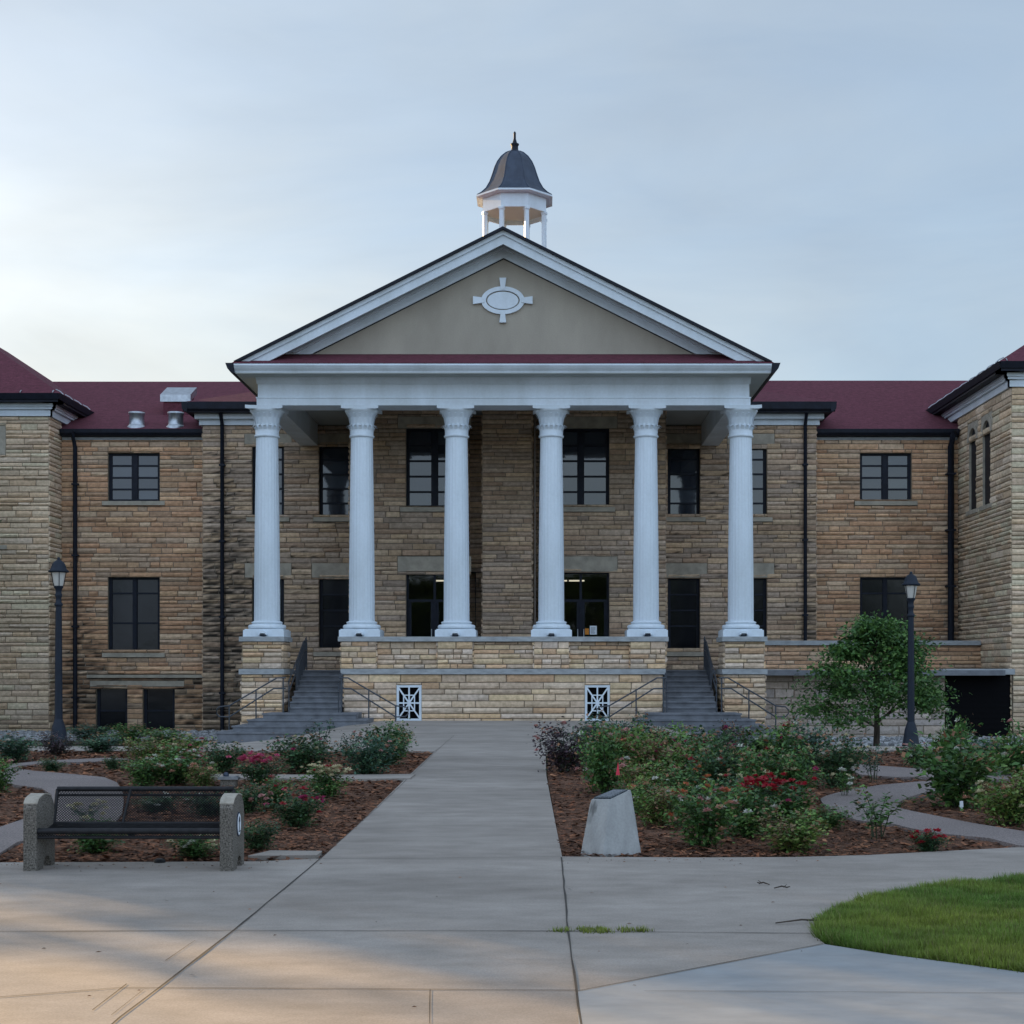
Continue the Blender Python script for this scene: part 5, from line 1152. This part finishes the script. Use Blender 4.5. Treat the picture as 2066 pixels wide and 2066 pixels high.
# ------------------------------------------------------------------ trees
def tree(name, x, y, h, zc, rx, ry, rz, seed, nl, leaf, pal, label, trunk_r=.06, layers=True, group=None, clump_n=60, z=None, tight=.26):
    rr = random.Random(seed); e = empty(name, (x, y, g(x, y) if z is None else z)); tag(e, label, 'tree', group)
    tr = MB(); tr.tube([(0, 0, -.1), (.02, .01, h*.2), (-.02, 0, h*.5), (.01, .02, h*.85)], [trunk_r*1.25, trunk_r, trunk_r*.75, trunk_r*.25], 10)
    clumps = []
    for k in range(clump_n):
        while True:
            a = rr.uniform(0, 6.283); u = rr.uniform(-1, 1); r = rr.uniform(.35, 1)**.6
            q = math.sqrt(1-u*u)
            if layers:
                prof = 1-max(0, (u+.45)/1.45)**1.1*.88
                px, py, pz = rx*r*prof*math.cos(a), ry*r*prof*math.sin(a), rz*u
            else: px, py, pz = rx*r*q*math.cos(a), ry*r*q*math.sin(a), rz*u*r
            break
        clumps.append((px, py, zc+pz, rr.uniform(.6, 1.3)))
    for px, py, pz, s_ in clumps[:max(14, clump_n//3)]:
        zb = max(h*.15, pz-rr.uniform(.15, .35)*h); tr.tube([(0, 0, zb), (px*.5, py*.5, (zb+pz)/2+.03*h), (px, py, pz)], [trunk_r*.35, trunk_r*.2, trunk_r*.06], 5, cap=False)
    tr.build('trunk', M['bark'], e)
    pts = []; sz = []; cs = []; pl = GREENS[pal]; cr_ = rx*tight
    for i in range(nl):
        px, py, pz, s_ = rr.choice(clumps); f = s_
        p = (px+rr.gauss(0, cr_*f*.8), py+rr.gauss(0, cr_*f*.8), pz+rr.gauss(0, cr_*f*.38)); pts.append(p); sz.append(leaf*rr.uniform(.6, 1.3))
        c = rr.choice(pl); ff = (.75+.5*((s_*7) % 1))*rr.uniform(.7, 1.35); cs.append(tuple(q*ff*1.8 for q in c))
    lm = leafcloud(pts, sz, cs, rr, up=-.1); lm.build('crown', M['leaf'], e, recalc=False)
    return e
x, y = 8.45, 37.6
tree('young_tree', x, y, 3.5, 1.92, 1.85, 1.6, 1.25, 8, 15000, .12, 'mid', 'young green broadleaf tree with wide low branches before the right wing', clump_n=62, trunk_r=.07, tight=.185)
# trees west of the garden, outside the picture: they shade the plaza from the low sun and show in the windows
def sp(s, p): return (-.731*s+.682*p, .682*s+.731*p)
TREES = [(*sp(58, 11.0), 1.35, 3.3), (*sp(66, 16.5), 1.4, 5.2), (*sp(50, 10.9), 1.35, .6), (*sp(58, 18.5), 1.3, 2.1), (*sp(46, 15.0), 1.0, 4.0), (-26, -24, .95, 1), (-18, -27, 1.0, 3), (-10, -25, .92, 5), (-3, -28, 1.05, 2), (4.5, -25, .95, 4), (12, -27, 1.0, .3), (20, -25, .95, 1.7), (28, -28, 1.0, 2.9)]
TL = ['shade tree west of the garden, behind the nearest one', 'tallest shade tree west of the garden', 'shade tree west of the garden, nearest the bench', 'shade tree west of the garden, second from the bench', 'shade tree by the left end pavilion']+['tree of the row across the lawn, number %s from the west' % q for q in ('one', 'two', 'three', 'four', 'five', 'six', 'seven', 'eight')]
big = tree('shade_tree', -40, -14, 11, 6.6, 4.4, 4.4, 4.6, 21, 20000, .34, 'dark', 'large leafy shade tree west of the garden', trunk_r=.28, layers=False, clump_n=70)
def copy_tree(x, y, s, rz, lab):
    e = empty('shade_tree', (x, y, g(x, y)), rz); e.scale = (s, s, s); tag(e, lab, 'tree')
    for ch in big.children: put(ch.name.split('.')[0], ch.data, e)
    return e
for i, (x, y, s, rz) in enumerate(TREES): copy_tree(x, y, s, rz, TL[i])
